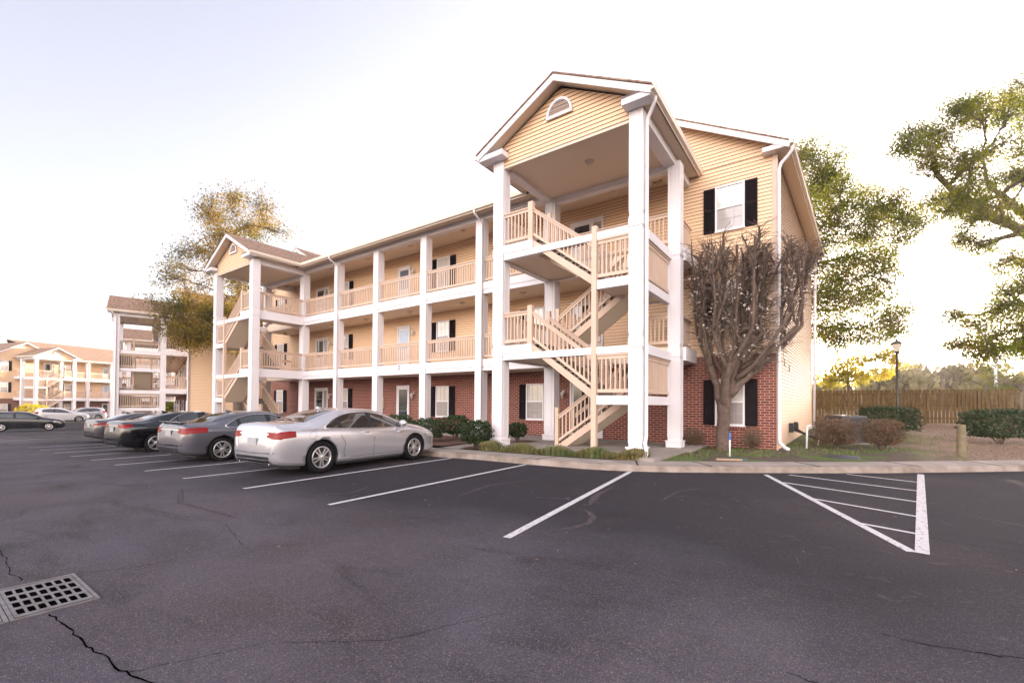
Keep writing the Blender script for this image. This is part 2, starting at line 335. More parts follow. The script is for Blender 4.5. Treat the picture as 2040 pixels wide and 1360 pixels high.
# painted stall lines
def wear(name, thr):
    m = mat(name,(.50,.48,.49),.75); t,bb = nodes(m); tc = t.nodes.new('ShaderNodeTexCoord')
    n = t.nodes.new('ShaderNodeTexNoise'); n.inputs['Scale'].default_value = 22; n.inputs['Detail'].default_value = 7; t.links.new(tc.outputs['Object'], n.inputs['Vector'])
    r = t.nodes.new('ShaderNodeMapRange'); r.inputs[1].default_value = thr; r.inputs[2].default_value = thr+.06; t.links.new(n.outputs[0], r.inputs[0])
    x = t.nodes.new('ShaderNodeMixRGB'); x.inputs[1].default_value = (.50,.48,.49,1); x.inputs[2].default_value = (.24,.215,.225,1); t.links.new(r.outputs[0], x.inputs[0]); t.links.new(x.outputs[0], bb.inputs['Base Color']); return m
M['line'] = wear('worn_line_paint',.60); M['line2'] = wear('cracked_line_paint',.56)
def stripe(p, q, w=.1, m='line', z=.004):
    b = MB(); p,q = Vector((*p,0)),Vector((*q,0)); d = (q-p).normalized(); a = Vector((-d.y,d.x,0))*w/2; n = 10; vs = []
    for i in range(n+1):
        c = p.lerp(q,i/n); vs += [(c.x-a.x,c.y-a.y,lz(c.x-a.x)+z),(c.x+a.x,c.y+a.y,lz(c.x+a.x)+z)]
    b.add(vs,[(2*i,2*i+2,2*i+3,2*i+1) for i in range(n)]); return b.build('stall_line', M[m], kind='structure')
stripe((-8.41,3.68),(-8.65,9.22),.085); stripe((-6.09,3.86),(-6.27,9.40),.085); stripe((-3.0,4.12),(-3.73,9.9),.1,'line2')
stripe((-1.18,11.35),(.69,6.26),.10,'line2'); stripe((1.65,13.6),(.765,6.24),.115,'line2',.008);
for p,q in [((-.78,10.39),(1.14,9.6)),((-.75,11.63),(1.29,10.86)),((.29,12.57),(1.41,12.13)),((-.24,8.87),(.97,8.32)),((.28,7.39),(.84,7.18))]: stripe(p,q,.075,'line',.006)
for i in range(1,24):
    x = -8.5-2.17*i
    if i not in (9,): stripe((x,3.55-.03*i),(x,9.2),.09)
# cracks and patches
def crack(pts, wd=.014):
    b = MB(); r = random.Random(len(pts)*17+int(pts[0][0]*10)); P = []
    for a,c in zip(pts,pts[1:]):
        L_ = math.hypot(c[0]-a[0],c[1]-a[1]); k = max(2,int(L_/.05))
        for i in range(k): t = i/k; P.append((a[0]+(c[0]-a[0])*t+r.uniform(-.012,.012),a[1]+(c[1]-a[1])*t+r.uniform(-.012,.012)))
    vs = []
    for i,(x,y) in enumerate(P):
        q = P[min(i+1,len(P)-1)]; p = P[max(i-1,0)]; d = Vector((q[0]-p[0],q[1]-p[1])).normalized(); ww = wd*r.uniform(.25,1)*.5
        vs += [(x+d.y*ww,y-d.x*ww,lz(x)+.003),(x-d.y*ww,y+d.x*ww,lz(x)+.003)]
    b.add(vs,[(2*i,2*i+2,2*i+3,2*i+1) for i in range(len(P)-1)]); b.build('pavement_crack', M['dark'], kind='structure')
crack([(-6.84,.7),(-6.39,.69),(-5.81,.65),(-5.65,.7),(-5.46,.67)],.009); crack([(-4.53,.7),(-4.21,.73),(-3.79,.74),(-3.53,.78),(-3.21,.8),(-2.96,.87),(-2.5,.95)],.013)
crack([(-5.4,1.0),(-5.2,1.3),(-5.0,2.2),(-4.2,3.1)],.006); crack([(-.6,8.3),(.3,7.5),(1.1,7.0),(2.6,6.9),(5,6.9)],.012); crack([(-.2,3.0),(.6,2.9),(1.6,3.1)],.01)
M['scuff'] = mat('pale_tyre_scuff',(.085,.068,.075),.9,spec=.1,noise=(18,1,(.035,.03,.036)))
def scuff(pts, w_):
    b = MB(); vs = []
    P = [Vector(p) for p in pts]; P = [P[i].lerp(P[i+1],t/4) for i in range(len(P)-1) for t in range(4)]+[P[-1]]
    for i,p in enumerate(P):
        d = (P[min(i+1,len(P)-1)]-P[max(i-1,0)]).normalized(); k = w_*.5*math.sin(math.pi*(i+.3)/(len(P)+.6))*rj.uniform(.6,1.2)
        vs += [(p.x+d.y*k,p.y-d.x*k,lz(p.x)+.002),(p.x-d.y*k,p.y+d.x*k,lz(p.x)+.002)]
    b.add(vs,[(2*i,2*i+2,2*i+3,2*i+1) for i in range(len(P)-1)]); b.build('tyre_scuff',M['scuff'],kind='structure')
scuff([(-3.30,7.9),(-3.22,7.01),(-2.98,6.2)],.12); scuff([(-3.05,5.95),(-2.82,5.84),(-2.61,5.57),(-2.53,5.25),(-2.58,4.98),(-2.74,4.69),(-3.1,4.4)],.10)
scuff([(-6.9,5.2),(-6.6,4.6),(-6.9,4.0),(-7.6,3.8)],.07); scuff([(-1.9,8.9),(-2.2,8.1),(-2.2,7.2)],.06); scuff([(-4.9,7.8),(-5.2,6.6),(-5.0,5.5)],.07); scuff([(1.5,9),(2.3,8.2),(3.4,8.4)],.09); scuff([(-9.5,3.1),(-8,2.6),(-6.3,2.7)],.08)
crack([(.26,3.89),(.5,3.88),(.77,3.96),(1.6,4.2)],.012); crack([(-3.2,.8),(-2.9,1.4),(-2.3,1.9),(-1.9,2.7)],.005); crack([(-7.5,2.2),(-6.2,2.5),(-5.0,2.2)],.006)
# ------------------------------------------------------------------ building parts
ZB = {2:3.33,3:6.43}
def siding(b, x0,x1,y,z0,z1, shape=None, dirv=(0,-1), step=.115):
    """lap siding on a wall line; along X at Y=y (dirv (0,-1)) ; shape(z)->(x0,x1)"""
    z = z0
    while z < z1-.005:
        zt = min(z+step,z1); a0,a1 = (x0,x1) if shape is None else shape(z); c0,c1 = (x0,x1) if shape is None else shape(zt)
        if a1-a0 > .02:
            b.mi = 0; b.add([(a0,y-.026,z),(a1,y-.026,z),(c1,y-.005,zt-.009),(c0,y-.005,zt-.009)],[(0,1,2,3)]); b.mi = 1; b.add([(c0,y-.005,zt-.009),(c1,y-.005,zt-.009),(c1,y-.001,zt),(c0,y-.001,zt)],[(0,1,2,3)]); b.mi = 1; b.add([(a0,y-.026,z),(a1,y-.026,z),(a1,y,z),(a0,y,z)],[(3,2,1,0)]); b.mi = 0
        z = zt
def siding_line(b, p, q, z0, z1, flip=1, step=.115):      # wall from p to q (xy), outward normal on the right of p->q
    p,q = Vector(p),Vector(q); d = (q-p).normalized(); nx,ny = d.y*flip,-d.x*flip; z = z0
    while z < z1-.005:
        zt = min(z+step,z1)
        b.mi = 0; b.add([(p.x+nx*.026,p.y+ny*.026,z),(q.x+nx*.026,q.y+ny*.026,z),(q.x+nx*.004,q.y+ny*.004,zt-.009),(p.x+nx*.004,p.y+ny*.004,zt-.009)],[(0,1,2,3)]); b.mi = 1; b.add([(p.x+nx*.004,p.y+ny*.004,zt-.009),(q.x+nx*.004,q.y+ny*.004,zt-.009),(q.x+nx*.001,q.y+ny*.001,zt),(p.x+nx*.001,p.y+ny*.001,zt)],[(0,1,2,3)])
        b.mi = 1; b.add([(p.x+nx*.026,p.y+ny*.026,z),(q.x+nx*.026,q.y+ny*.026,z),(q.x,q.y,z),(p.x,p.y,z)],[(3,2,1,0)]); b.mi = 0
        z = zt
def railing(parent, p, q, z0, mir=False, z1=None, pitch=.13, top=1.0, lo=.08, name='railing'):
    """p,q = (x,y); z0 floor height at p, z1 at q (slope)"""
    z1 = z0 if z1 is None else z1; b = MB(mir); P_ = Vector((p[0],p[1],z0)); Q = Vector((q[0],q[1],z1)); L_ = math.hypot(q[0]-p[0],q[1]-p[1])
    b.vbeam(P_+Vector((0,0,top-.02)),Q+Vector((0,0,top-.02)),.11,.04); b.vbeam(P_+Vector((0,0,top-.085)),Q+Vector((0,0,top-.085)),.05,.09)
    b.vbeam(P_+Vector((0,0,lo+.045)),Q+Vector((0,0,lo+.045)),.05,.09)
    n = max(1,int(round(L_/pitch)))
    for i in range(1,n):
        c = P_.lerp(Q,i/n); b.box(c.x-.019,c.x+.019,c.y-.019,c.y+.019,c.z+lo+.06,c.z+top-.1)
    return b.build(name, M['tan'], parent)
def column(parent, x0, y0, w=.38, z0=.25, z1=8.98, mir=False, d=None):
    d = d or w; b = MB(mir); x1,y1 = x0+w,y0+d
    b.box(x0+.012,x1-.012,y0+.012,y1-.012,z0,z1)
    for zz0,zz1 in ((z0+.3,2.9),(3.38,5.98),(6.48,z1-.02)):
        b.box(x0+.1,x1-.1,y0,y1,zz0,zz1) ; b.box(x0-.0,x1+.0,y0+.1,y1-.1,zz0,zz1)
        b.box(x0,x0+.05,y0,y0+.05,zz0,zz1); b.box(x1-.05,x1,y0,y0+.05,zz0,zz1); b.box(x0,x0+.05,y1-.05,y1,zz0,zz1); b.box(x1-.05,x1,y1-.05,y1,zz0,zz1)
    b.box(x0-.035,x1+.035,y0-.035,y1+.035,z0+.0,z0+.17); b.box(x0-.055,x1+.055,y0-.055,y1+.055,z0+.17,z0+.205)
    for zz in (3.0,6.1): b.box(x0-.006,x1+.006,y0-.006,y1+.006,zz,zz+.25)
    return b.build('column', M['white'], parent)
def window_proto():
    w_ = empty('window')
    b = MB(); W,H = .86,1.48
    b.box(-W/2,-W/2+.055,-.05,0,0,H); b.box(W/2-.055,W/2,-.05,0,0,H); b.box(-W/2+.055,W/2-.055,-.05,0,H-.06,H); b.box(-W/2+.055,W/2-.055,-.05,0,0,.05); b.box(-W/2+.055,W/2-.055,-.042,0,H/2-.02,H/2+.03)
    b.box(-W/2-.02,W/2+.02,-.065,-.0,-.03,-.002)
    b.box(-W/2,W/2,0,.03,0,.05); b.build('frame', M['white'], w_)
    b = MB(); b.add([(-W/2+.05,-.018,H/2),(W/2-.05,-.018,H/2),(W/2-.05,-.018,H-.05),(-W/2+.05,-.018,H-.05)],[(0,1,2,3)]); b.build('upper_pane', M['blinds'], w_)
    b = MB(); b.add([(-W/2+.05,-.012,.04),(W/2-.05,-.012,.04),(W/2-.05,-.012,H/2),(-W/2+.05,-.012,H/2)],[(0,1,2,3)]); b.build('lower_pane', M['screen'], w_)
    b = MB()
    for x in (-.13,.13): b.box(x-.006,x+.006,-.026,-.02,H/2+.03,H-.06); b.box(x-.006,x+.006,-.022,-.014,.05,H/2-.02)
    b.box(-W/2+.05,W/2-.05,-.026,-.02,H*.75-.006,H*.75+.006); b.box(-W/2+.05,W/2-.05,-.022,-.014,H*.26-.006,H*.26+.006)
    b.build('glazing_bars', M['bars'], w_); return w_
def shutter_mesh():
    b = MB(); W,H = .35,1.46; b.box(.05,W-.05,-.006,0,.08,H-.07)
    b.box(0,.05,-.035,0,0,H); b.box(W-.05,W,-.035,0,0,H)
    for z0,z1 in ((0,.08),(H/2-.03,H/2+.03),(H-.07,H)): b.box(.05,W-.05,-.035,0,z0,z1)
    for k in range(2):
        z = .09+k*(H/2); 
        while z < (k+1)*H/2-.06: b.add([(.05,-.03,z),(W-.05,-.03,z),(W-.05,-.008,z+.035),(.05,-.008,z+.035)],[(0,1,2,3)]); z += .035
    return b
def door_proto(glassmat, wide=False, full=False):
    d = empty('door'); W = .96; b = MB(); H = 2.12
    X1 = W+ (.42 if wide else 0)
    b.box(0,.07,-.05,0,0,H+.07); b.box(X1-.07,X1,-.05,0,0,H+.07); b.box(.07,X1-.07,-.05,0,H,H+.07)
    if wide: b.box(W-.04,W+.02,-.045,0,0,H); b.box(W+.02,X1-.07,-.03,0,0,.5); b.box(W+.02,X1-.07,-.03,0,H-.12,H)
    b.build('frame', M['white'], d)
    b = MB(); b.box(.07,W-.07 if not wide else W-.04,-.02,0,.01,H); b.build('leaf', M['white'], d)
    b = MB(); z0 = .25 if full else 1.0; b.box(.16,W-.16,-.03,-.02,z0,H-.13); b.build('glass', glassmat, d)
    b = MB(); b.lathe([(.0,-.08),(.028,-.075),(.03,-.055),(.012,-.045),(.012,-.018)],10,(W-.125,0,.98),'Y'); b.build('handle', M['chrome'], d)
    if wide: b = MB(); b.box(W+.06,X1-.11,-.034,-.03,.55,H-.18); b.build('sidelight', M['screen'], d)
    return d
PROTO = {'window':window_proto(), 'door_dark':door_proto(M['glass'],True), 'door_blue':door_proto(M['bluedoor']), 'door_half':door_proto(M['doorglass']), 'door_full':door_proto(M['glass'],False,True), 'door_wide_full':door_proto(M['glass'],True,True)}
_sh = shutter_mesh().build('shutter', M['shutter'])
def wall_light_mesh():
    b = MB(); b.smooth = True
    b.lathe([(.0,.0),(.05,0),(.055,-.03),(.0,-.035)],10,(0,0,.1),'Y'); b.tube([(0,-.03,.1),(0,-.1,.16),(0,-.15,.12),(0,-.15,.06)],.012,6)
    b.mi = 0; b.lathe([(.02,.09),(.075,.03),(.08,.02)],8,(0,-.15,.0)); b.mi = 1; b.lathe([(.07,.02),(.045,-.14)],8,(0,-.15,0)); b.mi = 0; b.lathe([(.05,-.14),(.03,-.17),(0,-.18)],8,(0,-.15,0)); return b
_wl = wall_light_mesh().build('wall_light', [M['white'],M['lampglass']])
b = MB(); b.smooth = True; b.lathe([(0,-.11),(.06,-.10),(.11,-.05),(.12,-.02),(.15,-.015),(.15,0)],16); _cl = b.build('ceiling_light', M['soffitlight'])
b = MB(); b.smooth = True; b.tube([(0,0,0),(0,-.05,0)],.05,8); b.tube([(0,-.05,.02),(.14,-.12,.0)],[.05,.06],8); b.tube([(0,-.05,.02),(-.14,-.12,.0)],[.05,.06],8); _fl = b.build('flood_light', M['beigebox'])
USED = set()
def place(key, parent, loc, rz=0):
    src = PROTO[key] if isinstance(key,str) else key; k = src.name
    if k in USED: o = copy_tree(src, parent)
    else: USED.add(k); o = src; o.parent = parent
    o.location = loc; o.rotation_euler = (0,0,rz); return o
YW, YG, YF = 15.65, 13.89, 11.03
BW = 33.15
def add_window(root, xc, zl):
    place('window', root, (xc,YW-.028,zl))
    place(_sh, root, (xc-.43-.355,YW-.028,zl)); place(_sh, root, (xc+.435,YW-.028,zl))
def tower(root, mir):
    mx = (lambda x: -BW-x) if mir else (lambda x: x)
    # columns
    column(root,-8.64,YF,mir=mir,z1=9.09); column(root,-4.22,YF,w=.36,d=.38,mir=mir,z1=9.09); column(root,-8.48,YG,w=.42,d=.38,mir=mir); column(root,-4.07,YG,w=.37,d=.38,mir=mir)
    # beams: front L2, L3 ; sides
    for L_ in (2,3):
        z = ZB[L_]; b = MB(mir)
        b.box(-8.26,-4.22,YF+.05,YF+.27,z-.45,z-.26)                                        # front beam
        b.box(-8.26,-7.2,YF+.03,YF+.3,z-.26,z-.01)                                          # floor edge beside the stair head
        b.box(-8.5,-8.28,YF+.38,YG,z-.45,z-.0)                                              # inner side
        b.box(-4.17,-3.95,YF+.38,YG,z-.45,z-.2); b.box(-4.12,-4.0,YF+.38,YG,z-.19,z-.17)    # outer side
        b.box(-8.06,-4.07,YG+.06,YG+.26,z-.46,z-.02)
        b.build('beam', M['white'], root)
        b = MB(mir); b.box(-8.28,-7.22,YF+.3,YG+.06,z-.40,z); b.build('stair_head_floor', [M['soffit']], root)
        # half landing
        zl = z-1.56; b = MB(mir); b.box(-5.12,-4.22,YF+.04,YF+.2,zl-.24,zl); b.box(-4.18,-4.0,YF+.38,YG,zl-.24,zl); b.box(-4.82,-4.07,YG-.3,YG-.18,zl-.24,zl); b.build('landing_edge', M['white'], root)
        b = MB(mir); b.box(-5.14,-4.18,YF+.2,12.2,zl-.2,zl-.01); b.box(-4.80,-4.18,12.2,YG-.3,zl-.2,zl-.01); b.build('landing', M['soffit'], root)
        railing(root,(-5.12,YF+.1),(-4.22,YF+.1),zl,mir,top=1.1); railing(root,(-4.05,YF+.38),(-4.05,YG),zl,mir,top=1.1); railing(root,(-4.82,YG-.24),(-4.1,YG-.24),zl,mir,top=1.1)
        # flights: lower (rear lane) and upper (front lane)
        for k,(y0,y1,xa,za,xb,zb) in enumerate(((12.28,13.36,-6.95,z-3.09,-4.78,zl),(11.12,12.18,-5.12,zl,-7.22,z))):
            n = 9; b = MB(mir); dx = (xb-xa)/n; dz = (zb-za)/n
            for i in range(n):
                X0,X1 = xa+dx*i, xa+dx*(i+1); zz = za+dz*(i+1)
                b.box(min(X0,X1)-(.02 if dx>0 else 0),max(X0,X1)+(.02 if dx<0 else 0),y0+.05,y1-.05,zz-.04,zz)
                b.box(X0-.012,X0+.012,y0+.05,y1-.05,zz-dz,zz-.04)
            b.build('treads', mat('stair_tread_%d'%k,(.20,.16,.13),.8) if 'tread' not in M else M['tread'], root); M.setdefault('tread', bpy.data.materials['stair_tread_0'])
            for y in (y0,y1-.045):
                b = MB(mir); b.prism([(xa,y,za-.2),(xa,y,za+.04),(xb,y,zb+.0),(xb,y,zb-.21)] if k==1 else [(xa+.02,y,za),(xa,y,za+.04),(xb,y,zb+.0),(xb,y,zb-.22),(xa+.30,y,za)],(0,.045,0)); b.build('stringer', M['tan'], root)
            b = MB(mir); n2 = 18; xs0,zs0,xs1,zs1 = (xa+.31,za+.004,xb,zb-.2) if k==0 else (xa,za-.19,xb,zb-.2)
            for i in range(n2):         # sloped underside clad in lapped panels
                t0,t1 = i/n2,(i+1)/n2; X0,X1,Z0,Z1 = xs0+(xs1-xs0)*t0,xs0+(xs1-xs0)*t1,zs0+(zs1-zs0)*t0,zs0+(zs1-zs0)*t1
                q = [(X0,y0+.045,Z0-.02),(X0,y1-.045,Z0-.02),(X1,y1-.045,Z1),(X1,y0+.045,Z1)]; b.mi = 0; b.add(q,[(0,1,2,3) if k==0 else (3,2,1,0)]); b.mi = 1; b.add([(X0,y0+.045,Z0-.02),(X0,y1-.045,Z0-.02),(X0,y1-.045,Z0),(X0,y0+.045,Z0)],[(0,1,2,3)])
            b.build('stair_soffit', [M['stairsoffit'],M['sidingshade']], root)
            f = .86
            for y in (y0+.02,y1-.02): railing(root,(xa,y),(xb,y),za+.1,mir,z1=zb+.1,top=.86,lo=.03,name='stair_railing')
        b = MB(mir); b.box(-7.36,-7.2,YF+.04,YF+.18,z-.02,z+1.14); b.build('newel_post', M['tan'], root)
        for y in (12.3,13.34):
            b = MB(mir); b.box(-7.07,-6.95,y-.06,y+.06,z-3.09,z-3.09+1.2); b.build('newel_post', M['tan'], root)
        b = MB(mir); b.box(-7.32,-7.2,12.1,12.22,z-.02,z+1.14); b.build('newel_post', M['tan'], root)
        railing(root,(-8.26,YF+.12),(-7.36,YF+.12),z,mir); railing(root,(-8.4,YF+.38),(-8.4,YG),z,mir)
        railing(root,(-3.84,YG+.38),(-3.84,YW-.02),z,mir); 
        if L_==3: railing(root,(-7.1,YG+.02),(-4.07,YG+.02),z,mir)
        else: railing(root,(-5.1,YG+.02),(-4.07,YG+.02),z,mir)
        b = MB(mir); b.box(-4.07,-3.62,YG+.38,YW-.02,z-.42,z); b.build('gallery_end', M['white'], root)
    b = MB(mir); b.box(-5.27,-5.13,YF+.02,YF+.16,.25,6.35); b.build('centre_post', M['tan'], root)
    # tower ceiling and top beams
    b = MB(mir); b.box(-8.3,-4.1,YF+.22,YG+.1,8.96,9.0); b.build('tower_ceiling', M['soffit'], root)
    b = MB(mir); b.box(-8.26,-4.22,YF+.06,YF+.2,8.84,8.925); b.build('gable_soffit', M['soffit'], root)
    b = MB(mir); b.box(-8.5,-8.2,YF+.38,YG,8.86,9.2); b.box(-4.2,-3.86,YF+.38,YW-.02,8.88,9.18); b.box(-8.06,-4.07,YG+.05,YG+.3,8.78,9.1); b.build('top_beam', M['white'], root)
    # gable
    XR,ZR,XL0,XL1,ZE = -6.28,10.74,-9.02,-3.54,9.30
    b = MB(mir); sl_ = lambda z: (XR-(10.58-z)*1.9, XR+(10.58-z)*1.9) if z > 9.45 else (-8.3,-4.2)
    siding(b,-8.3,-4.2,YF+.06,8.925,10.56,shape=lambda z: (max(-8.3,XR-(10.58-z)*1.92),min(-4.2,XR+(10.58-z)*1.92))); b.build('gable_siding', [M['siding'],M['sidingshade']], root)
    b = MB(mir); y0,y1 = 10.66,17.6; t = .05; s = (ZR-ZE)/(XR-XL0)
    b.prism([(XL0-.03,y0-.03,ZE-.016),(XR,y0-.03,ZR),(XL1+.03,y0-.03,ZE-.016),(XL1+.03,y0-.03,ZE+.03),(XR,y0-.03,ZR+.05),(XL0-.03,y0-.03,ZE+.03)][:0] or [(XL0-.03,y0-.03,ZE-.016),(XR,y0-.03,ZR),(XR,y0-.03,ZR+.045),(XL0-.03,y0-.03,ZE+.03)],(0,y1-y0,0))
    b.prism([(XL1+.03,y0-.03,ZE-.016),(XL1+.03,y0-.03,ZE+.03),(XR,y0-.03,ZR+.045),(XR,y0-.03,ZR)],(0,15.62-y0,0)); b.prism([(XL1+1.3,15.62,9.9),(XR,15.62,ZR+.045),(XR,15.62,ZR)],(0,2,0)) if False else None
    b.build('roof', M['roof'], root)
    b = MB(mir)                 # rake boards and return blocks
    for X in (XL0,XL1): b.prism([(X,y0,ZE-.2),(X,y0,ZE-.018),(XR,y0,ZR-.002),(XR,y0,ZR-.19)],(0,.04,0))
    for xa,xb in ((-9.0,-8.08),(-4.3,-3.56)): b.box(xa,xb,y0+.04,YF+.02,9.09,9.26)
    for xa,xb in ((-9.0,-8.08),(-4.3,-3.56)): b.add([(xa,y0-.01,9.26),(xb,y0-.01,9.26),(xb,YF+.05,9.34),(xa,YF+.05,9.34)],[(0,1,2,3)])
    b.build('rake_board', M['white'], root)
    b = MB(mir)                 # sloping soffit of the gable overhang, level soffit of the side eaves
    b.add([(XL0+.02,y0+.04,ZE-.1),(XR,y0+.04,ZR-.1),(XR,YF+.06,ZR-.1),(XL0+.02,YF+.06,ZE-.1)],[(3,2,1,0)]); b.add([(XL1-.02,y0+.04,ZE-.1),(XR,y0+.04,ZR-.1),(XR,YF+.06,ZR-.1),(XL1-.02,YF+.06,ZE-.1)],[(0,1,2,3)])
    b.build('gable_overhang_soffit', M['soffitlight'], root)
    b = MB(mir)
    for i in range(int((15.6-y0-.05)/.1)):
        y = y0+.05+i*.1; b.add([(-4.0,y,9.14),(-3.58,y,9.14),(-3.58,y+.085,9.125),(-4.0,y+.085,9.125),(-3.58,y+.1,9.14),(-4.0,y+.1,9.14)],[(0,3,2,1),(3,5,4,2)])
    b.build('eave_soffit', M['soffitlight'], root); b = MB(mir)
    for i in range(int((13.3-y0-.05)/.1)):
        y = y0+.05+i*.1; b.add([(-8.98,y,9.14),(-8.5,y,9.14),(-8.5,y+.085,9.125),(-8.98,y+.085,9.125),(-8.5,y+.1,9.14),(-8.98,y+.1,9.14)],[(0,3,2,1),(3,5,4,2)])
    b.build('eave_soffit', M['soffitlight'], root)
    for X,o_,ye in ((XL0,-1,13.32),(XL1,1,15.62)):
        b = MB(mir); b.prism([(X,y0-.02,9.16),(X+o_*.09,y0-.02,9.18),(X+o_*.12,y0-.02,9.30),(X+o_*.105,y0-.02,9.30),(X+o_*.08,y0-.02,9.2),(X,y0-.02,9.28)],(0,ye-y0,0))
        b.box(X-.01,X+.01,y0,ye,9.12,9.29); b.build('gutter', M['gutter'], root)
    # arched louvre vent
    b = MB(mir); n = 12; rx,rz,cx,cz,yv = .42,.5,-6.29,9.77,YF+.02
    arc = [(cx+rx*math.cos(math.pi*i/n),cz+rz*math.sin(math.pi*i/n)) for i in range(n+1)]
    inn = [(cx+(rx-.07)*math.cos(math.pi*i/n),cz+.05+(rz-.12)*math.sin(math.pi*i/n)) for i in range(n+1)]
    for i in range(n):
        b.prism([(arc[i][0],yv,arc[i][1]),(arc[i+1][0],yv,arc[i+1][1]),(inn[i+1][0],yv,inn[i+1][1]),(inn[i][0],yv,inn[i][1])],(0,-.05,0))
    b.box(cx-rx,cx+rx,yv-.05,yv,cz-.03,cz+.05)
    for i in range(7):
        z = cz+.065+i*.052; k = math.sqrt(max(0,1-((z+.02-cz-.05)/(rz-.12))**2)); hw = (rx-.07)*k
        if hw > .04: b.add([(cx-hw,yv-.045,z),(cx+hw,yv-.045,z),(cx+hw,yv-.012,z+.036),(cx-hw,yv-.012,z+.036)],[(0,1,2,3)])
    vt = b.build('gable_vent', M['white'], root)
    # downspout on the outer front column
    b = MB(mir); b.smooth = True
    b.tube([(-3.52,10.95,9.2),(-3.53,10.97,9.08),(-3.62,11.05,8.98),(-3.76,11.14,8.82),(-3.80,11.18,8.66),(-3.80,11.18,6),(-3.80,11.18,.75),(-3.80,11.1,.55),(-3.72,10.95,.42),(-3.70,10.9,.3),(-3.74,10.82,.22)],.048,8); b.build('downspout', M['white'], root)
    # ceiling lights
    for x,y,z in ((-6.0,12.4,8.96),(-6.6,12.7,5.98-.0)):
        o = place(_cl, root, (mx(x),y,z))
    for z in (5.97,8.98):
        place(_cl, root, (mx(-6.2),14.75,z)); place(_fl, root, (mx(-8.9),YW-.01,z-.9))
        place(_fl, root, (mx(-4.7),14.9,z-.05))
def make_building():
    root = empty('apartment_building')
    tower(root, False); tower(root, True)
    XE0,XE1,YB = -1.33,-.80,27.4
    b = MB(); b.add([(-31.82,YW,-.3),(XE0-.002,YW,-.3),(XE1,YB,-.3),(-32.3,YB,-.3),(-31.82,YW,3.13),(XE0-.002,YW,3.13),(XE1,YB,3.13),(-32.3,YB,3.13)],[(0,1,5,4),(2,3,7,6),(4,5,6,7)]); b.build('brick_wall', M['brick'], root)
    b = MB()
    siding(b,-31.82,XE0,YW,3.17,9.3)
    rk = lambda z: (-4.95-(11.42-z)*1.85,-4.95+(11.42-z)*1.85)
    for m_ in (False,True):
        g = MB(m_); siding(g,-8.8,XE0,YW,9.3,11.4,shape=lambda z: (max(-8.9,rk(z)[0]),min(XE0,rk(z)[1]))); n0 = len(b.v); b.v += g.v; b.f += [tuple(i+n0 for i in f) for f in g.f]; b.m += g.m; b.sm += g.sm
    siding_line(b,(XE0,YW),(XE1,YB),.1,9.25); siding_line(b,(-32.3,YB),(-31.82,YW),.1,9.25); siding_line(b,(XE1,YB),(-32.3,YB),3.1,9.3)
    b.build('siding_wall', [M['siding'],M['sidingshade']], root)
    b = MB(); b.box(-31.83,XE0+.0,YW-.035,YW,3.13,3.17); b.box(XE0-.11,XE0+.02,YW-.035,YW,3.17,9.25); b.box(XE0-.002,XE0+.035,YW-.03,YW+.12,.1,9.25); b.box(-31.85,-31.71,YW-.035,YW,3.17,9.25); b.build('corner_trim', M['tan'], root)
    # slabs
    b = MB(); b.box(-31.9,-3.3,13.6,YW+.02,-.35,.245); b.box(-9.0,-3.45,10.72,13.6,-.2,.24); b.box(-29.9,-24.15,10.72,13.6,-.5,.24); b.build('porch_slab', M['concrete'], root)
    for L_ in (2,3):
        z = ZB[L_]; b = MB(); b.box(-29.2,-3.9,YG+.05,YW-.001,z-.44,z-.02); b.build('gallery_floor', M['soffit'], root)
        b = MB()
        for x0,x1 in zip([-8.48,-11.78,-15.03,-18.38,-21.65,-25.1],[-11.4,-14.66,-18.0,-21.28,-24.7,-0]):
            if x1: b.box(x1,x0,YG+.02,YG+.06,z-.29,z+.0); b.box(x1,x0,YG+.045,YG+.1,z-.46,z-.292)
        b.build('gallery_fascia', M['white'], root)
        for x0,x1 in zip([-8.48,-11.78,-15.03,-18.38,-21.65],[-11.4,-14.66,-18.0,-21.28,-24.7]): railing(root,(x1,YG+.12),(x0,YG+.12),z)
    for x in (-11.78,-15.03,-18.37,-21.67): column(root,x,YG,w=.37,z1=9.0)
    b = MB(); b.box(-29.3,-3.6,YG+.02,YW,9.2,9.24); b.build('gallery_ceiling', M['soffit'], root)
    b = MB(); b.box(-24.7,-8.48,YG+.03,YG+.3,8.98,9.2); b.build('top_beam', M['white'], root)
    b = MB()
    for i in range(165):
        x = -24.9+i*.1
        if x < -8.5: b.add([(x,13.36,9.14),(x,YG+.03,9.19),(x+.085,YG+.03,9.175),(x+.085,13.36,9.125),(x+.1,YG+.03,9.19),(x+.1,13.36,9.14)],[(0,1,2,3),(3,2,4,5)])
    b.build('eave_soffit', M['soffitlight'], root)
    b = MB(); b.prism([(-24.2,13.4,9.14),(-24.2,13.3,9.16),(-24.2,13.27,9.29),(-24.2,13.285,9.29),(-24.2,13.31,9.18),(-24.2,13.4,9.26)],(15.25,0,0)); b.box(-24.2,-8.95,13.38,13.4,9.1,9.27); b.build('gutter', M['gutter'], root)
    # main roof + wing roofs
    b = MB(); zr = lambda y: 9.28+(y-13.38)*.4
    b.add([(-24.2,13.36,9.28),(-8.9,13.36,9.28),(-4.95,20.6,zr(20.6)),(-28.2,20.6,zr(20.6)),(-8.9,27.9,9.3),(-24.2,27.9,9.3)],[(0,1,2,3),(3,2,4,5)])
    b.add([(-8.9,13.36,9.28),(-8.9,15.4,9.28),(-4.95,20.6,zr(20.6))],[(0,1,2)]); b.build('roof', M['roof'], root)
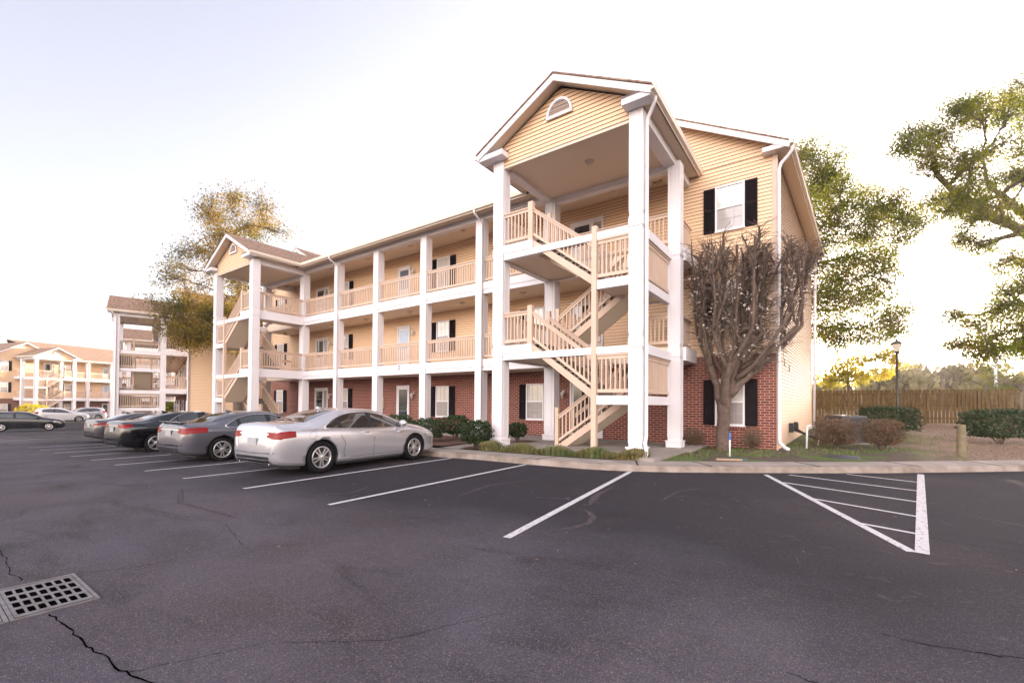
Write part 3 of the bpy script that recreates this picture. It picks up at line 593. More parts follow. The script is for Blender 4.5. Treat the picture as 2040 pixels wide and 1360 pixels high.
    for m_ in (False,True):
        b = MB(m_); E0,E1 = (-.98,15.28),(-.33,28.2); RX = -4.95; zr0 = 11.53; y1 = 28.2
        for (xa,xa1) in ((E0[0],E1[0]),(-8.92,-9.2)):
            q_ = [(xa,15.28,9.33),(xa1,y1,9.33),(RX,y1,zr0),(RX,15.28,zr0)]; top = [(x,y,z+.05) for x,y,z in q_]; n_ = 4
            fs = [(0,1,2,3),(7,6,5,4),(0,4,5,1),(1,5,6,2),(2,6,7,3),(3,7,4,0)]
            if xa > RX: fs = [tuple(reversed(f)) for f in fs]
            b.add(q_+top,fs)
        b.build('roof', M['roof'], root)
        b = MB(m_)
        for X in (E0[0],-8.92): b.prism([(X,15.3,9.14),(X,15.3,9.325),(RX,15.3,zr0-.003),(RX,15.3,zr0-.2)],(0,.035,0))
        b.box(-1.68,-1.0,15.32,YW-.03,9.2,9.335); b.build('rake_board', M['white'], root)
        b = MB(m_); b.add([(E0[0],15.335,9.25),(RX,15.335,zr0-.1),(RX,YW,zr0-.1),(E0[0],YW,9.25)],[(0,1,2,3)]); b.add([(-8.9,15.335,9.25),(RX,15.335,zr0-.1),(RX,YW,zr0-.1),(-8.9,YW,9.25)],[(3,2,1,0)])
        for i in range(126):
            y = 15.34+i*.1; t = (y-15.3)/12.9; xe = E0[0]+(E1[0]-E0[0])*t; xw = XE0+(XE1-XE0)*(y-YW)/(YB-YW)
            b.add([(xw,y,9.2),(xe-.02,y,9.2),(xe-.02,y+.085,9.185),(xw,y+.085,9.185),(xe-.02,y+.1,9.2),(xw,y+.1,9.2)],[(0,3,2,1),(3,5,4,2)])
        b.build('eave_soffit', M['soffitlight'], root)
        b = MB(m_); b.vbeam((E0[0]+.0,15.28,9.25),(E1[0]+.0,y1,9.25),.02,.16); b.vbeam((E0[0]+.055,15.28,9.29),(E1[0]+.055,y1,9.29),.09,.10); b.vbeam((E0[0]+.06,15.28,9.345),(E1[0]+.06,y1,9.345),.11,.012); b.build('gutter', M['gutter'], root)
        b = MB(m_); b.smooth = True; b.tube([(XE1+.18,YB-.1,9.1),(XE1+.1,YB-.05,.3)],.06,8); b.build('downspout', M['white'], root)
        b = MB(m_); b.smooth = True; b.tube([(-.92,15.45,9.26),(-.92,15.48,9.12),(-1.02,15.54,9.0),(-1.2,15.58,8.85),(-1.26,15.6,8.68),(-1.26,15.6,.55),(-1.24,15.55,.42),(-1.1,15.4,.30),(-1.0,15.3,.26)],.05,8); b.build('downspout', M['white'], root)
    for x in (-11.42,-21.32):
        b = MB(); b.smooth = True; b.tube([(x,13.33,9.18),(x,13.36,9.05),(x,13.6,8.92),(x,13.82,8.84),(x,13.83,8.7),(x,13.83,.4),(x,13.7,.3)],.042,8); b.build('downspout', M['white'], root)
    # openings
    for xc in (-2.62,-9.96,-15.25,-23.25,-BW+2.62):
        for zl in (.90,4.05,7.15): add_window(root, xc, zl)
    for key3,x in (((('door_full','door_blue','door_half')),-18.55),):
        for key,zl in zip(key3,(.27,3.35,6.46)): place(key, root, (x,YW-.03,zl))
    for x in (-26.25,-8.33):
        for key,zl in zip(('door_wide_full','door_dark','door_dark'),(.27,3.35,6.46)): place(key, root, (x,YW-.03,zl))
    for x,zs in ((-17.3,(1.95,5.15,8.25)),(-24.6,(1.95,5.15,8.25)),(-8.62,(1.95,5.0,8.1))):
        for z in zs: place(_wl, root, (x,YW-.016,z))
    for xc in (-2.62,-9.96,-15.25,-23.25):
        b = MB(); b.box(xc-.45,xc+.45,YW-.012,YW,2.40,2.62); b.build('brick_lintel', M['soldier'], root)
        b = MB(); b.box(xc-.45,xc+.45,YW-.03,YW,.79,.868); b.build('brick_sill', M['soldier'], root)
    b = MB(); b.box(-18.55,-17.6,YW-.012,YW,2.47,2.68); b.build('brick_lintel', M['soldier'], root)
    for x in (-10,-13.2,-16.6,-20,-23.2):
        for z in (5.98,9.2): place(_cl, root, (x,14.7,z))
    b = MB(); b.box(-19.95,-19.57,YW-.12,YW,1.24,1.88); b.box(-19.9,-19.62,YW-.135,YW-.12,1.3,1.82); b.build('notice_box', M['beigebox'], root)
    b = MB(); b.box(-20.3,-20.0,YW-.1,YW-.02,4.45,4.75); b.build('meter_box', M['beigebox'], root)
    return root
BLD = make_building()
tag(BLD,'large three storey tan and brick apartment building with white columns beside the parked cars','building','three storey apartment buildings of the complex')
# number on the gallery fascia of the near building only
tx = bpy.data.curves.new('house_number','FONT'); tx.body = '2'; tx.size = .3; tx.extrude = .004; tx.align_x = 'CENTER'
to = bpy.data.objects.new('tmp', tx); C.objects.link(to); bpy.context.view_layer.update()
me = bpy.data.meshes.new_from_object(to); bpy.data.objects.remove(to); me.materials.clear(); me.materials.append(M['black'])
for v in me.vertices: v.co = Vector((v.co.x, -v.co.z, v.co.y))
mid = copy_tree(BLD); mid.location = (-44.072,-1.601,-.723); mid.rotation_euler = (0,0,-.278)
b = MB(); b.smooth = True; b.tube([(-1.15,17.8,1.5),(-1.15,17.8,9.0)],.05,8); b.build('conduit', M['white'], mid)
b = MB(); b.box(-1.3,-.95,17.5,18.1,.9,1.5); b.build('meter_box', M['beigebox'], mid)
tag(mid,'apartment building seen end on, its brown roof partly behind the big oak','building')
lft = copy_tree(BLD); lft.location = (-91.05,43.68,-1.27); lft.rotation_euler = (0,0,1.876)
tag(lft,'distant pale apartment building with a white gabled stair tower at the left edge','building')
nb = bpy.data.objects.new('house_number', me); C.objects.link(nb); nb.parent = BLD; nb.location = (-16.42,YG+.012,3.1)
def sheet_box(name,x0,x1,y0,y1,z0,z1,m,**kw): b = MB(); b.box(x0,x1,y0,y1,z0,z1); return b.build(name,m,**kw)
b = MB(); b.add([(-31.9,10.15,.13),(-9.95,10.15,.2),(-9.95,13.58,.22),(-31.9,13.58,.15)],[(0,1,2,3)]); b.add([(-9.0,11.0,.215),(-8.0,11.0,.215),(-8.0,13.0,.215),(-9.0,13.0,.215)],[]) ; b.build('planting_bed', M['mulch'], kind='structure')
b = MB(); b.add([(-9.95,10.1,.153),(-9.2,10.1,.153),(-9.0,12.2,.235),(-9.0,13.6,.235),(-9.95,13.6,.235)],[(0,1,2,3,4)]); b.build('footpath', M['concrete'], kind='structure')
b = MB(); b.add([(-9.19,10.12,.19),(-8.0,10.3,.2),(-8.1,10.7,.21),(-9.05,11.4,.22)],[(0,1,2,3)]); b.add([(-9.0,12.2,.2445),(-8.3,12.2,.2445),(-8.3,13.4,.2445),(-9.0,13.4,.2445)],[(0,1,2,3)]); b.build('mulch_bed', M['mulch'], kind='structure')
# ------------------------------------------------------------------ cars (x runs rear 0 -> front L, y left, z up)
def curve(keys):
    xs = np.array([k[0] for k in keys],float); ys = np.array([k[1] for k in keys],float); d = np.diff(ys)/np.diff(xs); n = len(xs); m = np.zeros(n)
    m[0],m[-1] = d[0],d[-1]
    for i in range(1,n-1):
        if d[i-1]*d[i] > 0: w1,w2 = 2*(xs[i+1]-xs[i])+(xs[i]-xs[i-1]), (xs[i+1]-xs[i])+2*(xs[i]-xs[i-1]); m[i] = (w1+w2)/(w1/d[i-1]+w2/d[i])
    def f(x):
        x = min(max(x,xs[0]),xs[-1]); i = min(int(np.searchsorted(xs,x,side='right'))-1,n-2); i = max(i,0); h = xs[i+1]-xs[i]; t = (x-xs[i])/h
        return (2*t**3-3*t**2+1)*ys[i]+(t**3-2*t**2+t)*h*m[i]+(-2*t**3+3*t**2)*ys[i+1]+(t**3-t**2)*h*m[i+1]
    return f
SEDAN = dict(L=5.11, W=1.85, rx=1.17, fx=4.01, wr=.345,
  top=[(0,.64),(.03,.80),(.07,1.02),(.11,1.10),(.2,1.125),(.75,1.15),(1.0,1.20),(1.35,1.335),(1.75,1.45),(2.2,1.497),(2.6,1.49),(3.0,1.43),(3.4,1.25),(3.8,1.065),(4.0,1.02),(4.5,.93),(4.85,.83),(5.03,.72),(5.11,.6)],
  wt=[(0,.55),(.12,.70),(.7,.70),(1.2,.60),(1.7,.57),(2.4,.58),(3.0,.585),(3.5,.66),(3.85,.74),(4.5,.70),(4.9,.58),(5.11,.4)],
  sh=[(0,.60),(.05,.85),(.12,.96),(.5,.99),(1.5,.975),(3.0,.93),(3.8,.90),(4.5,.80),(4.95,.70),(5.11,.56)],
  hw=[(0,.66),(.03,.74),(.12,.83),(.35,.895),(.9,.925),(2.5,.925),(4.1,.92),(4.6,.88),(4.9,.77),(5.05,.62),(5.11,.48)],
  bot=[(0,.36),(.1,.27),(.5,.21),(1.2,.18),(4.2,.18),(4.9,.20),(5.11,.32)],
  dlo=dict(x0=1.28,x1=3.66,top=[(1.28,1.02),(1.5,1.16),(1.8,1.30),(2.15,1.375),(2.5,1.385),(2.85,1.34),(3.2,1.22),(3.5,1.07),(3.66,.98)],bot=[(1.28,1.005),(1.45,.985),(3.66,.955)],splits=[(1.62,1.70),(2.52,2.64)]),
  rear=(.86,1.66), front=(3.06,3.74), tail=(.80,.945,.48), doors=(1.62,2.58,3.72))
def variant(base, sx=1, sz=1, **kw):
    d = {}
    for k,v in base.items():
        if k in ('top','sh','bot'): d[k] = [(a*sx,b*sz) for a,b in v]
        elif k in ('wt','hw'): d[k] = [(a*sx,b) for a,b in v]
        elif k in ('L','rx','fx'): d[k] = v*sx
        elif k in ('rear','front','doors'): d[k] = tuple(a*sx for a in v)
        elif k == 'tail': d[k] = (v[0]*sz,v[1]*sz,v[2])
        elif k == 'dlo': d[k] = dict(x0=v['x0']*sx,x1=v['x1']*sx,top=[(a*sx,b*sz) for a,b in v['top']],bot=[(a*sx,b*sz) for a,b in v['bot']],splits=[(a*sx,b*sx) for a,b in v['splits']])
        else: d[k] = v
    d.update(kw); return d
HATCH = dict(L=4.2, W=1.72, rx=.80, fx=3.32, wr=.31,
  top=[(0,.62),(.03,.85),(.09,1.02),(.22,1.28),(.38,1.42),(.9,1.475),(1.6,1.49),(2.1,1.44),(2.6,1.24),(3.0,1.06),(3.4,.98),(3.9,.86),(4.1,.74),(4.2,.6)],
  wt=[(0,.5),(.15,.56),(.5,.56),(2.1,.56),(2.6,.62),(3.0,.70),(3.8,.6),(4.2,.4)],
  sh=[(0,.60),(.1,.95),(.5,1.0),(2.8,.92),(3.2,.88),(3.8,.76),(4.2,.56)],
  hw=[(0,.62),(.04,.70),(.2,.80),(.6,.855),(3.4,.855),(3.8,.80),(4.08,.64),(4.2,.48)],
  bot=[(0,.34),(.15,.22),(.8,.18),(3.4,.18),(4.0,.2),(4.2,.32)],
  dlo=dict(x0=.62,x1=2.82,top=[(.62,1.26),(.8,1.34),(1.2,1.38),(1.7,1.37),(2.1,1.30),(2.5,1.12),(2.82,.98)],bot=[(.62,1.06),(1.6,1.0),(2.82,.95)],splits=[(1.40,1.54)]),
  rear=(.14,.40), front=(2.12,2.86), tail=(.84,1.08,.46), doors=(1.47,2.75))
SUV = variant(HATCH,1.12,1.13,wr=.35,W=1.82)
def make_car(name, spec, col, label, loc, rz, metal=.55, rough=.24, spokes=10, black_lip=True, chrome=True, detail=True, spoiler=False, group=None, trimcol=None):
    root = empty(name,(0,0,0),0,label,'car',group)
    S = {k:curve(spec[k]) for k in ('top','wt','sh','hw','bot')}; L_ = spec['L']
    xs = sorted(set([0,.012,.03,.06,.09,.12,.17]+list(np.linspace(.22,L_-.3,46))+[L_-.24,L_-.18,L_-.12,L_-.07,L_-.03,L_-.01,L_]))
    def ring(x):
        hw,zt,wt,zs,zb = S['hw'](x),S['top'](x),S['wt'](x),S['sh'](x),S['bot'](x); zs = min(zs,zt-.02); wt = min(wt,hw*.93); zm = zb+(zs-zb)*.52
        P = [(0,zb),(hw*.80,zb),(hw*.955,zb+.05),(hw*.985,zb+.16),(hw,zm),(hw*.992,zs-.10),(hw*.955,zs-.012),(hw*.93*.5+wt*.5+.012,(zs+zt)/2),(wt+.004,zt-.045),(wt*.9,zt-.008),(wt*.5,zt+.016),(0,zt+.022)]
        out = []
        for i in range(len(P)-1):
            p0 = P[max(i-1,0)]; p1,p2 = P[i],P[i+1]; p3 = P[min(i+2,len(P)-1)]
            if i == 0: p0 = (-p2[0],p2[1])
            for k in range(4):
                t = k/4; out.append(tuple(.5*((2*p1[c])+(-p0[c]+p2[c])*t+(2*p0[c]-5*p1[c]+4*p2[c]-p3[c])*t*t+(-p0[c]+3*p1[c]-3*p2[c]+p3[c])*t**3) for c in (0,1)))
        out.append(P[-1]); return out
    rings = [ring(x) for x in xs]; n = len(rings[0]); full = []
    for x,r in zip(xs,rings): full += [(x,y,z) for y,z in r]+[(x,-y,z) for y,z in reversed(r[1:-1])]
    N = 2*n-2; b = MB(); b.smooth = True
    b.add(full,[(i*N+j,i*N+(j+1)%N,(i+1)*N+(j+1)%N,(i+1)*N+j) for i in range(len(xs)-1) for j in range(N)]+[tuple(reversed(range(N))),tuple((len(xs)-1)*N+j for j in range(N))])
    bvh = BVHTree.FromPolygons([Vector(v) for v in b.v],[tuple(f) for f in b.f])
    pm = paint(name+'_paint',col,metal,rough)
    body = b.build('body',[pm,M['black']],root)
    R_ = spec['wr']; WX = (spec['rx'],spec['fx'])
    cb = MB(); 
    for x in WX: cb.lathe([(0,-1.2),(R_+.055,-1.2),(R_+.055,-.60),(0.001,-.60)],40,(x,0,R_-.01),'Y'); cb.lathe([(0,.60),(R_+.055,.60),(R_+.055,1.2),(0.001,1.2)],40,(x,0,R_-.01),'Y')
    cut = cb.build('cutter',M['black']); bm_ = bmesh.new(); bm_.from_mesh(cut.data); bmesh.ops.remove_doubles(bm_,verts=bm_.verts,dist=.0005); bmesh.ops.recalc_face_normals(bm_,faces=bm_.faces); bm_.to_mesh(cut.data); bm_.free()
    md = body.modifiers.new('arches','BOOLEAN'); md.object = cut; md.operation = 'DIFFERENCE'; md.solver = 'EXACT'; md.material_mode = 'TRANSFER'
    bpy.context.view_layer.update(); dg = bpy.context.evaluated_depsgraph_get(); nm = bpy.data.meshes.new_from_object(body.evaluated_get(dg)); body.modifiers.clear(); old = body.data; body.data = nm; bpy.data.objects.remove(cut)
    for p in nm.polygons: p.use_smooth = True
    def side(x,z,s=1,off=.004):
        h,nr,_,_ = bvh.ray_cast(Vector((x,2*s,z)),Vector((0,-s,0)))
        if h is None: return Vector((x,.6*s,z))
        return h+Vector((nr.x,nr.y,nr.z)).normalized()*off*(1 if nr.y*s > 0 else -1)
    def rearp(y,z,s=1,off=.004,front=False):
        h,nr,_,_ = bvh.ray_cast(Vector((L_+2 if front else -2,y,z)),Vector((-1 if front else 1,0,0)))
        if h is None: return Vector((.1,y,z))
        d = nr.normalized(); 
        if (d.x > 0) != front: d = -d
        return h+d*off
    def topp(x,y,off=.004):
        h,nr,_,_ = bvh.ray_cast(Vector((x,y,3)),Vector((0,0,-1)))
        if h is None: return Vector((x,y,1))
        return h+(nr if nr.z > 0 else -nr).normalized()*off
    def strip(bb, f0, f1, a0, a1, n_=16, m_=6, fn=None, flip=False):
        vs = [fn(a0+(a1-a0)*i/n_, f0(a0+(a1-a0)*i/n_)*(1-j/m_)+f1(a0+(a1-a0)*i/n_)*j/m_) for i in range(n_+1) for j in range(m_+1)]
        fs = [(i*(m_+1)+j,(i+1)*(m_+1)+j,(i+1)*(m_+1)+j+1,i*(m_+1)+j+1) for i in range(n_) for j in range(m_)]
        bb.add(vs,[tuple(reversed(f)) for f in fs] if flip else fs)
    # glass
    D = spec['dlo']; dt,db = curve(D['top']),curve(D['bot']); edges = [D['x0']]+[e for s_ in D['splits'] for e in s_]+[D['x1']]
    for s in (1,-1):
        bb = MB(); bb.smooth = True; strip(bb,lambda x: db(x)-.004,lambda x: dt(x)+.004,D['x0']-.01,D['x1']+.01,40,6,lambda x,z: side(x,z,s,.004),s>0); bb.build('window_surround',M['black'],root)
        for i in range(0,len(edges),2):
            bb = MB(); bb.smooth = True; strip(bb,lambda x: db(x)+.012,lambda x: max(db(x)+.013,dt(x)-.014),edges[i]+.015,edges[i+1]-.01,24,6,lambda x,z: side(x,z,s,.008),s>0); bb.build('side_window',M['glass'],root)
        if chrome:
            bb = MB(); bb.smooth = True; pts = [side(x,dt(x)+.008,s,.008) for x in np.linspace(D['x0']-.01,D['x1'],30)]+[side(x,db(x)-.008,s,.008) for x in np.linspace(D['x1'],D['x0']-.01,20)]
            bb.tube(pts+[pts[0]],.012,5); bb.build('window_trim',M['chrome'],root)
        # door seams
        bb = MB()
        def seam(pts,w_=.005):
            P = [side(x,z,s,.0015) for x,z in pts]
            for p,q in zip(P,P[1:]):
                if (q-p).length > .001: bb.beam(p,q,w_*2,.002,up=(0,1,0))
        for xd in spec['doors']:
            near = min(WX,key=lambda w_: abs(w_-xd)); zlow = spec['bot'][2][1]+.09
            if abs(near-xd) < R_+.25 and near == WX[0]: seam([(xd,db(xd)-.02),(xd+.02,.8),(xd+.14,.62),(near+R_+.20,.42),(near+R_+.24,zlow)])
            else: seam([(xd,min(db(min(xd,D['x1']))-.02,S['sh'](xd)-.03)),(xd+.03,.7),(xd+.01,.45),(xd-.01,zlow)])
        seam([(spec['doors'][0]+.3,zlow),(spec['doors'][-1],zlow)]); seam([(.55,S['sh'](.55)-.02),(.9,S['sh'](.9)+.0)]) 
        bb.build('door_seams',M['black'],root)
        if detail:
            for xd in spec['doors'][1:] if len(spec['doors'])>2 else spec['doors']:
                p = side(xd-.25,S['sh'](xd)-.075,s,.0); bb = MB(); bb.smooth = True; bb.tube([p+Vector((-.10,0,0)),p+Vector((-.08,.028*s,.002)),p+Vector((.08,.028*s,.002)),p+Vector((.10,0,0))],[.008,.013,.013,.008],8); bb.build('door_handle',M['chrome'] if chrome else pm,root)
        xm = D['x1']-.16; p = side(xm,db(xm)+.04,s,0); bb = MB(); bb.smooth = True
        prof = [(0,-.12),(.055,-.10),(.085,-.03),(.08,.05),(.05,.10),(0,.115)]; bb.lathe([(r_*1.0,h_) for r_,h_ in prof],14,(p.x+.02,p.y+.13*s,p.z+.05),'Y'); bb.tube([p,p+Vector((.01,.08*s,.02))],.02,6); bb.build('wing_mirror',pm,root)
    bb = MB(); bb.smooth = True; x0,x1 = spec['rear']; ww = lambda x: S['wt'](x)*.90
    if spec['L'] > 4.75:
        strip(bb,lambda x: -ww(x)*1.0,lambda x: ww(x)*1.0,x0,x1,14,14,lambda x,y: topp(x,y,.005)); 
    else:
        zt0,zt1 = S['top'](x0),S['top'](x1)-.04; strip(bb,lambda z: -S['wt'](.3)*.88,lambda z: S['wt'](.3)*.88,zt0,zt1,10,12,lambda z,y: rearp(y,z,1,.006),True)
    bb.build('rear_window',M['glass'],root)
    bb = MB(); bb.smooth = True; x0,x1 = spec['front']; strip(bb,lambda x: -ww(x),lambda x: ww(x),x0,x1,12,14,lambda x,y: topp(x,y,.005)); bb.build('windscreen',M['glass'],root)
    # lamps
    z0,z1,yi = spec['tail']; hwr = S['hw'](.2)
    for s in (1,-1):
        bb = MB(); bb.smooth = True
        zc = (z0+z1)/2; e = spec.get('tailx',.40)
        strip(bb,lambda x: zc-(z1-z0)*.5*(1-.15*x/e)+ .03*x/e,lambda x: z1+.03*x/e*(1 if x<e*.8 else .6),.10,e,10,5,lambda x,z: side(x,z,s,.007),s>0)
        strip(bb,lambda y: zc-(z1-z0)*.5*min(1,.45+(y-yi)*2.2),lambda y: z1-.0,yi,hwr-.03,12,5,lambda y,z: rearp(y*s,z,1,.007),s<0); bb.build('tail_light',M['redlens'],root)
        bb = MB(); bb.smooth = True; strip(bb,lambda x: S['sh'](x)-.15,lambda x: S['sh'](x)-.03,L_-.62,L_-.2,10,4,lambda x,z: side(x,z,s,.006),s>0); bb.build('headlight',M['clearlens'],root)
        if detail:
            bb = MB(); bb.smooth = True; bb.tube([(.03,.55*s,.30),(.25,.55*s,.30)],.045,12,cap=False); bb.build('exhaust_tip',M['chrome'],root)
    bb = MB(); pz = z0-.06 if spec['L']>4.75 else .8; p = rearp(0,pz,1,.01); bb.box(p.x-.012,p.x,-.16,.16,pz-.08,pz+.075); bb.build('number_plate',M['plate'],root)
    if detail:
        bb = MB(); bb.smooth = True; strip(bb,lambda y: z1-.055,lambda y: z1-.03,-yi-.05,yi+.05,10,2,lambda y,z: rearp(y,z,1,.008),True); bb.build('boot_trim',M['chrome'],root)
        bb = MB(); bb.smooth = True; strip(bb,lambda y: spec['bot'][0][1]-.06,lambda y: spec['bot'][0][1]+.07,-.6,.6,12,3,lambda y,z: rearp(y,z,1,.006),True); bb.build('rear_diffuser',M['black'],root)
        bb = MB(); zz = S['bot'](2.5)+.09; strip(bb,lambda x: zz-.02,lambda x: zz+.012,WX[0]+R_+.15,WX[1]-R_-.12,10,1,lambda x,z: side(x,z,-1,.006)); strip(bb,lambda x: zz-.02,lambda x: zz+.012,WX[0]+R_+.15,WX[1]-R_-.12,10,1,lambda x,z: side(x,z,1,.006),True); 
        bb = MB(); bb.smooth = True; fxp = side(.78,.83,-1,.003); bb.add([tuple(side(.78+.085*math.cos(t),.83+.085*math.sin(t),-1,.002)) for t in np.linspace(0,6.283,25)[:-1]]+[tuple(side(.78+.08*math.cos(t),.83+.08*math.sin(t),-1,.002)) for t in np.linspace(0,6.283,25)[:-1]],[(i,(i+1)%24,24+(i+1)%24,24+i) for i in range(24)]); bb.build('fuel_cap_seam',M['black'],root)
        bb = MB(); bb.smooth = True; xa = spec['rear'][1]+.12; p = topp(xa,0,0); bb.prism([(xa-.12,-.012,p.z-.01),(xa+.10,-.02,p.z),(xa-.08,-.01,p.z+.07),(xa-.13,-.008,p.z+.06)],(0,.03,0)); bb.build('roof_aerial',pm,root)
    if spoiler:
        bb = MB(); bb.smooth = True; zt = S['top'](.12); bb.beam((.10,-.62,zt+.045),(.10,.62,zt+.045),.16,.02); bb.beam((.12,-.5,zt+.02),(.12,-.44,zt+.02),.08,.06); bb.beam((.12,.44,zt+.02),(.12,.5,zt+.02),.08,.06); bb.build('spoiler',pm,root)
    bb = MB(); bb.box(.35,WX[0]-R_-.08,-S['hw'](.6)*.84,S['hw'](.6)*.84,.15,.26); bb.box(WX[0]-R_-.08,WX[1]+R_+.08,-.56,.56,.14,.27); bb.box(WX[0]+R_+.08,WX[1]-R_-.08,-.80,.80,.135,.24); bb.box(WX[1]+R_+.08,L_-.3,-.62,.62,.16,.26); bb.build('underbody',M['black'],root)
    # front grille
    bb = MB(); bb.smooth = True; strip(bb,lambda y: .36,lambda y: .56,-.42,.42,10,3,lambda y,z: rearp(y,z,1,.006,True),False); bb.build('grille',M['black'],root)
    # wheels
    wm = None
    for x in WX:
        for s in (1,-1):
            we = empty('wheel'); we.parent = root; we.location = (x,s*(spec['hw'][4][1]-.125),R_); we.rotation_euler = (R(rng.uniform(0,70))*0,0,0 if s<0 else math.pi)
            if wm is None:
                t_ = MB(); t_.smooth = True; r0 = R_*.70
                t_.lathe([(r0,.09),(r0,-.085),(r0+.02,-.105),(R_-.05,-.112),(R_-.018,-.10),(R_-.002,-.075),(R_,-.03),(R_,.03),(R_-.002,.075),(R_-.02,.1),(r0,.09)],40,(0,0,0),'Y'); to_ = t_.build('tyre',M['rubber'],we)
                t_ = MB(); t_.smooth = True; t_.lathe([(r0-.004,-.09),(r0-.004,-.100),(r0-.03,-.096),(r0-.034,-.06),(r0-.034,.08)],40,(0,0,0),'Y'); t_.smooth = False
                for k in range(spokes):
                    a = 2*math.pi*k/spokes; da = .10 if spokes == 10 and k%2 else -.10 if spokes == 10 else 0
                    if spokes == 5:
                        for dd in (-.16,.16): t_.beam((.045*math.cos(a+dd),-.088,.045*math.sin(a+dd)),((r0-.03)*math.cos(a+dd),-.082,(r0-.03)*math.sin(a+dd)),.024,.03,up=(0,1,0))
                    else: t_.beam((.04*math.cos(a-da),-.088,.04*math.sin(a-da)),((r0-.03)*math.cos(a+da*1.2),-.082,(r0-.03)*math.sin(a+da*1.2)),.026,.03,up=(0,1,0))
                t_.smooth = True; t_.lathe([(0,-.105),(.045,-.103),(.065,-.09),(.065,-.05)],20,(0,0,0),'Y'); ro_ = t_.build('rim',M['alloy'],we)
                t_ = MB(); t_.lathe([(0,-.035),(r0-.04,-.035)],30,(0,0,0),'Y'); t_.smooth = True; do_ = t_.build('spoke_gap_shade',M['black'],we); wm = (to_,ro_,do_)  # black disc behind the spokes; shade of the gaps put into its colour
            else:
                for o in wm: c = o.copy(); C.objects.link(c); c.parent = we
    root.location = loc; root.rotation_euler = (0,0,rz)
    # origin at rear-axle centre: shift children
    for ch in root.children: ch.location = (ch.location.x-spec['rx'],ch.location.y,ch.location.z)
    return root
SEDAN = variant(SEDAN,1,.965)
lowz = lambda L_: [(a,b if b < .98 else .98+(b-.98)*.86) for a,b in L_]
SEDAN['top'] = lowz(SEDAN['top']); SEDAN['dlo'] = dict(SEDAN['dlo'],top=lowz(SEDAN['dlo']['top']))
def rearcut(sp,k=.86):
    f = lambda x: x*k if x < sp['rx'] else x-sp['rx']*(1-k); d = dict(sp)
    for q in ('top','wt','sh','hw','bot'): d[q] = [(f(a),b) for a,b in sp[q]]
    for q in ('fx','L'): d[q] = f(sp[q])
    for q in ('rear','front','doors'): d[q] = tuple(f(a) for a in sp[q])
    v = sp['dlo']; d['dlo'] = dict(x0=f(v['x0']),x1=f(v['x1']),top=[(f(a),b) for a,b in v['top']],bot=[(f(a),b) for a,b in v['bot']],splits=[(f(a),f(b)) for a,b in v['splits']]); d['rx'] = sp['rx']*k
    return d
SEDAN = rearcut(SEDAN)
silver = make_car('parked_car',SEDAN,(.50,.49,.52),'silver sedan parked nearest the camera with ten spoke wheels',(-9.86,5.44,-.0),R(94.3),metal=.6,rough=.22)
GS = variant(SEDAN,.945,.985,wr=.335,tail=(.78,.93,.50),tailx=.58)
make_car('parked_car',GS,(.13,.125,.145),'grey sedan with slim boot spoiler parked between the silver car and the black sedan',(-14.5,5.35,lz(-14.5)),R(93.5),spoiler=True)
BS = variant(SEDAN,.94,.985,wr=.335,tail=(.845,.965,.40),tailx=.30,dlo=dict(x0=1.30,x1=3.40,top=[(1.30,1.0),(1.55,1.16),(1.85,1.30),(2.1,1.355),(2.4,1.365),(2.7,1.31),(3.0,1.20),(3.25,1.06),(3.40,.96)],bot=[(1.30,.965),(3.40,.94)],splits=[(1.60,1.64),(2.30,2.42)]))
make_car('parked_car',BS,(.003,.0035,.006),'glossy black sedan with five spoke wheels parked behind the grey sedan',(-19.7,5.36,lz(-19.7)),R(93.5),metal=.3,rough=.15,spokes=5)
DS = variant(SEDAN,.90,.975,wr=.32,tail=(.80,.90,.50),tailx=.46)
make_car('parked_car',DS,(.075,.07,.078),'charcoal sedan with red tail lights parked beyond the black sedan',(-27.6,6.3,lz(-27.6)),R(93),spokes=5,chrome=True)
make_car('parked_hatchback',HATCH,(.008,.010,.016),'small black hatchback seen side on with silver wheel covers, at the left edge',(-51.6,5.25,-.80),R(78),metal=.3,rough=.15,spokes=9,detail=False,chrome=False)
make_car('parked_crossover',SUV,(.62,.61,.62),'white crossover parked nose right, behind the black hatchback',(-73.6,10.6,-.93),R(88),metal=.2,detail=False,chrome=False,spokes=5)
make_car('parked_crossover',SUV,(.40,.41,.47),'silver blue crossover with red tail light parked facing left, beyond the white crossover',(-79.3,16.3,-.93),R(-90),metal=.5,detail=False,chrome=False,spokes=5)
make_car('parked_crossover',SUV,(.03,.045,.10),'dark blue wagon at the far left edge, roof showing behind the black hatchback',(-60.3,3.6,-.93),R(85),metal=.4,detail=False,chrome=False,spokes=5)

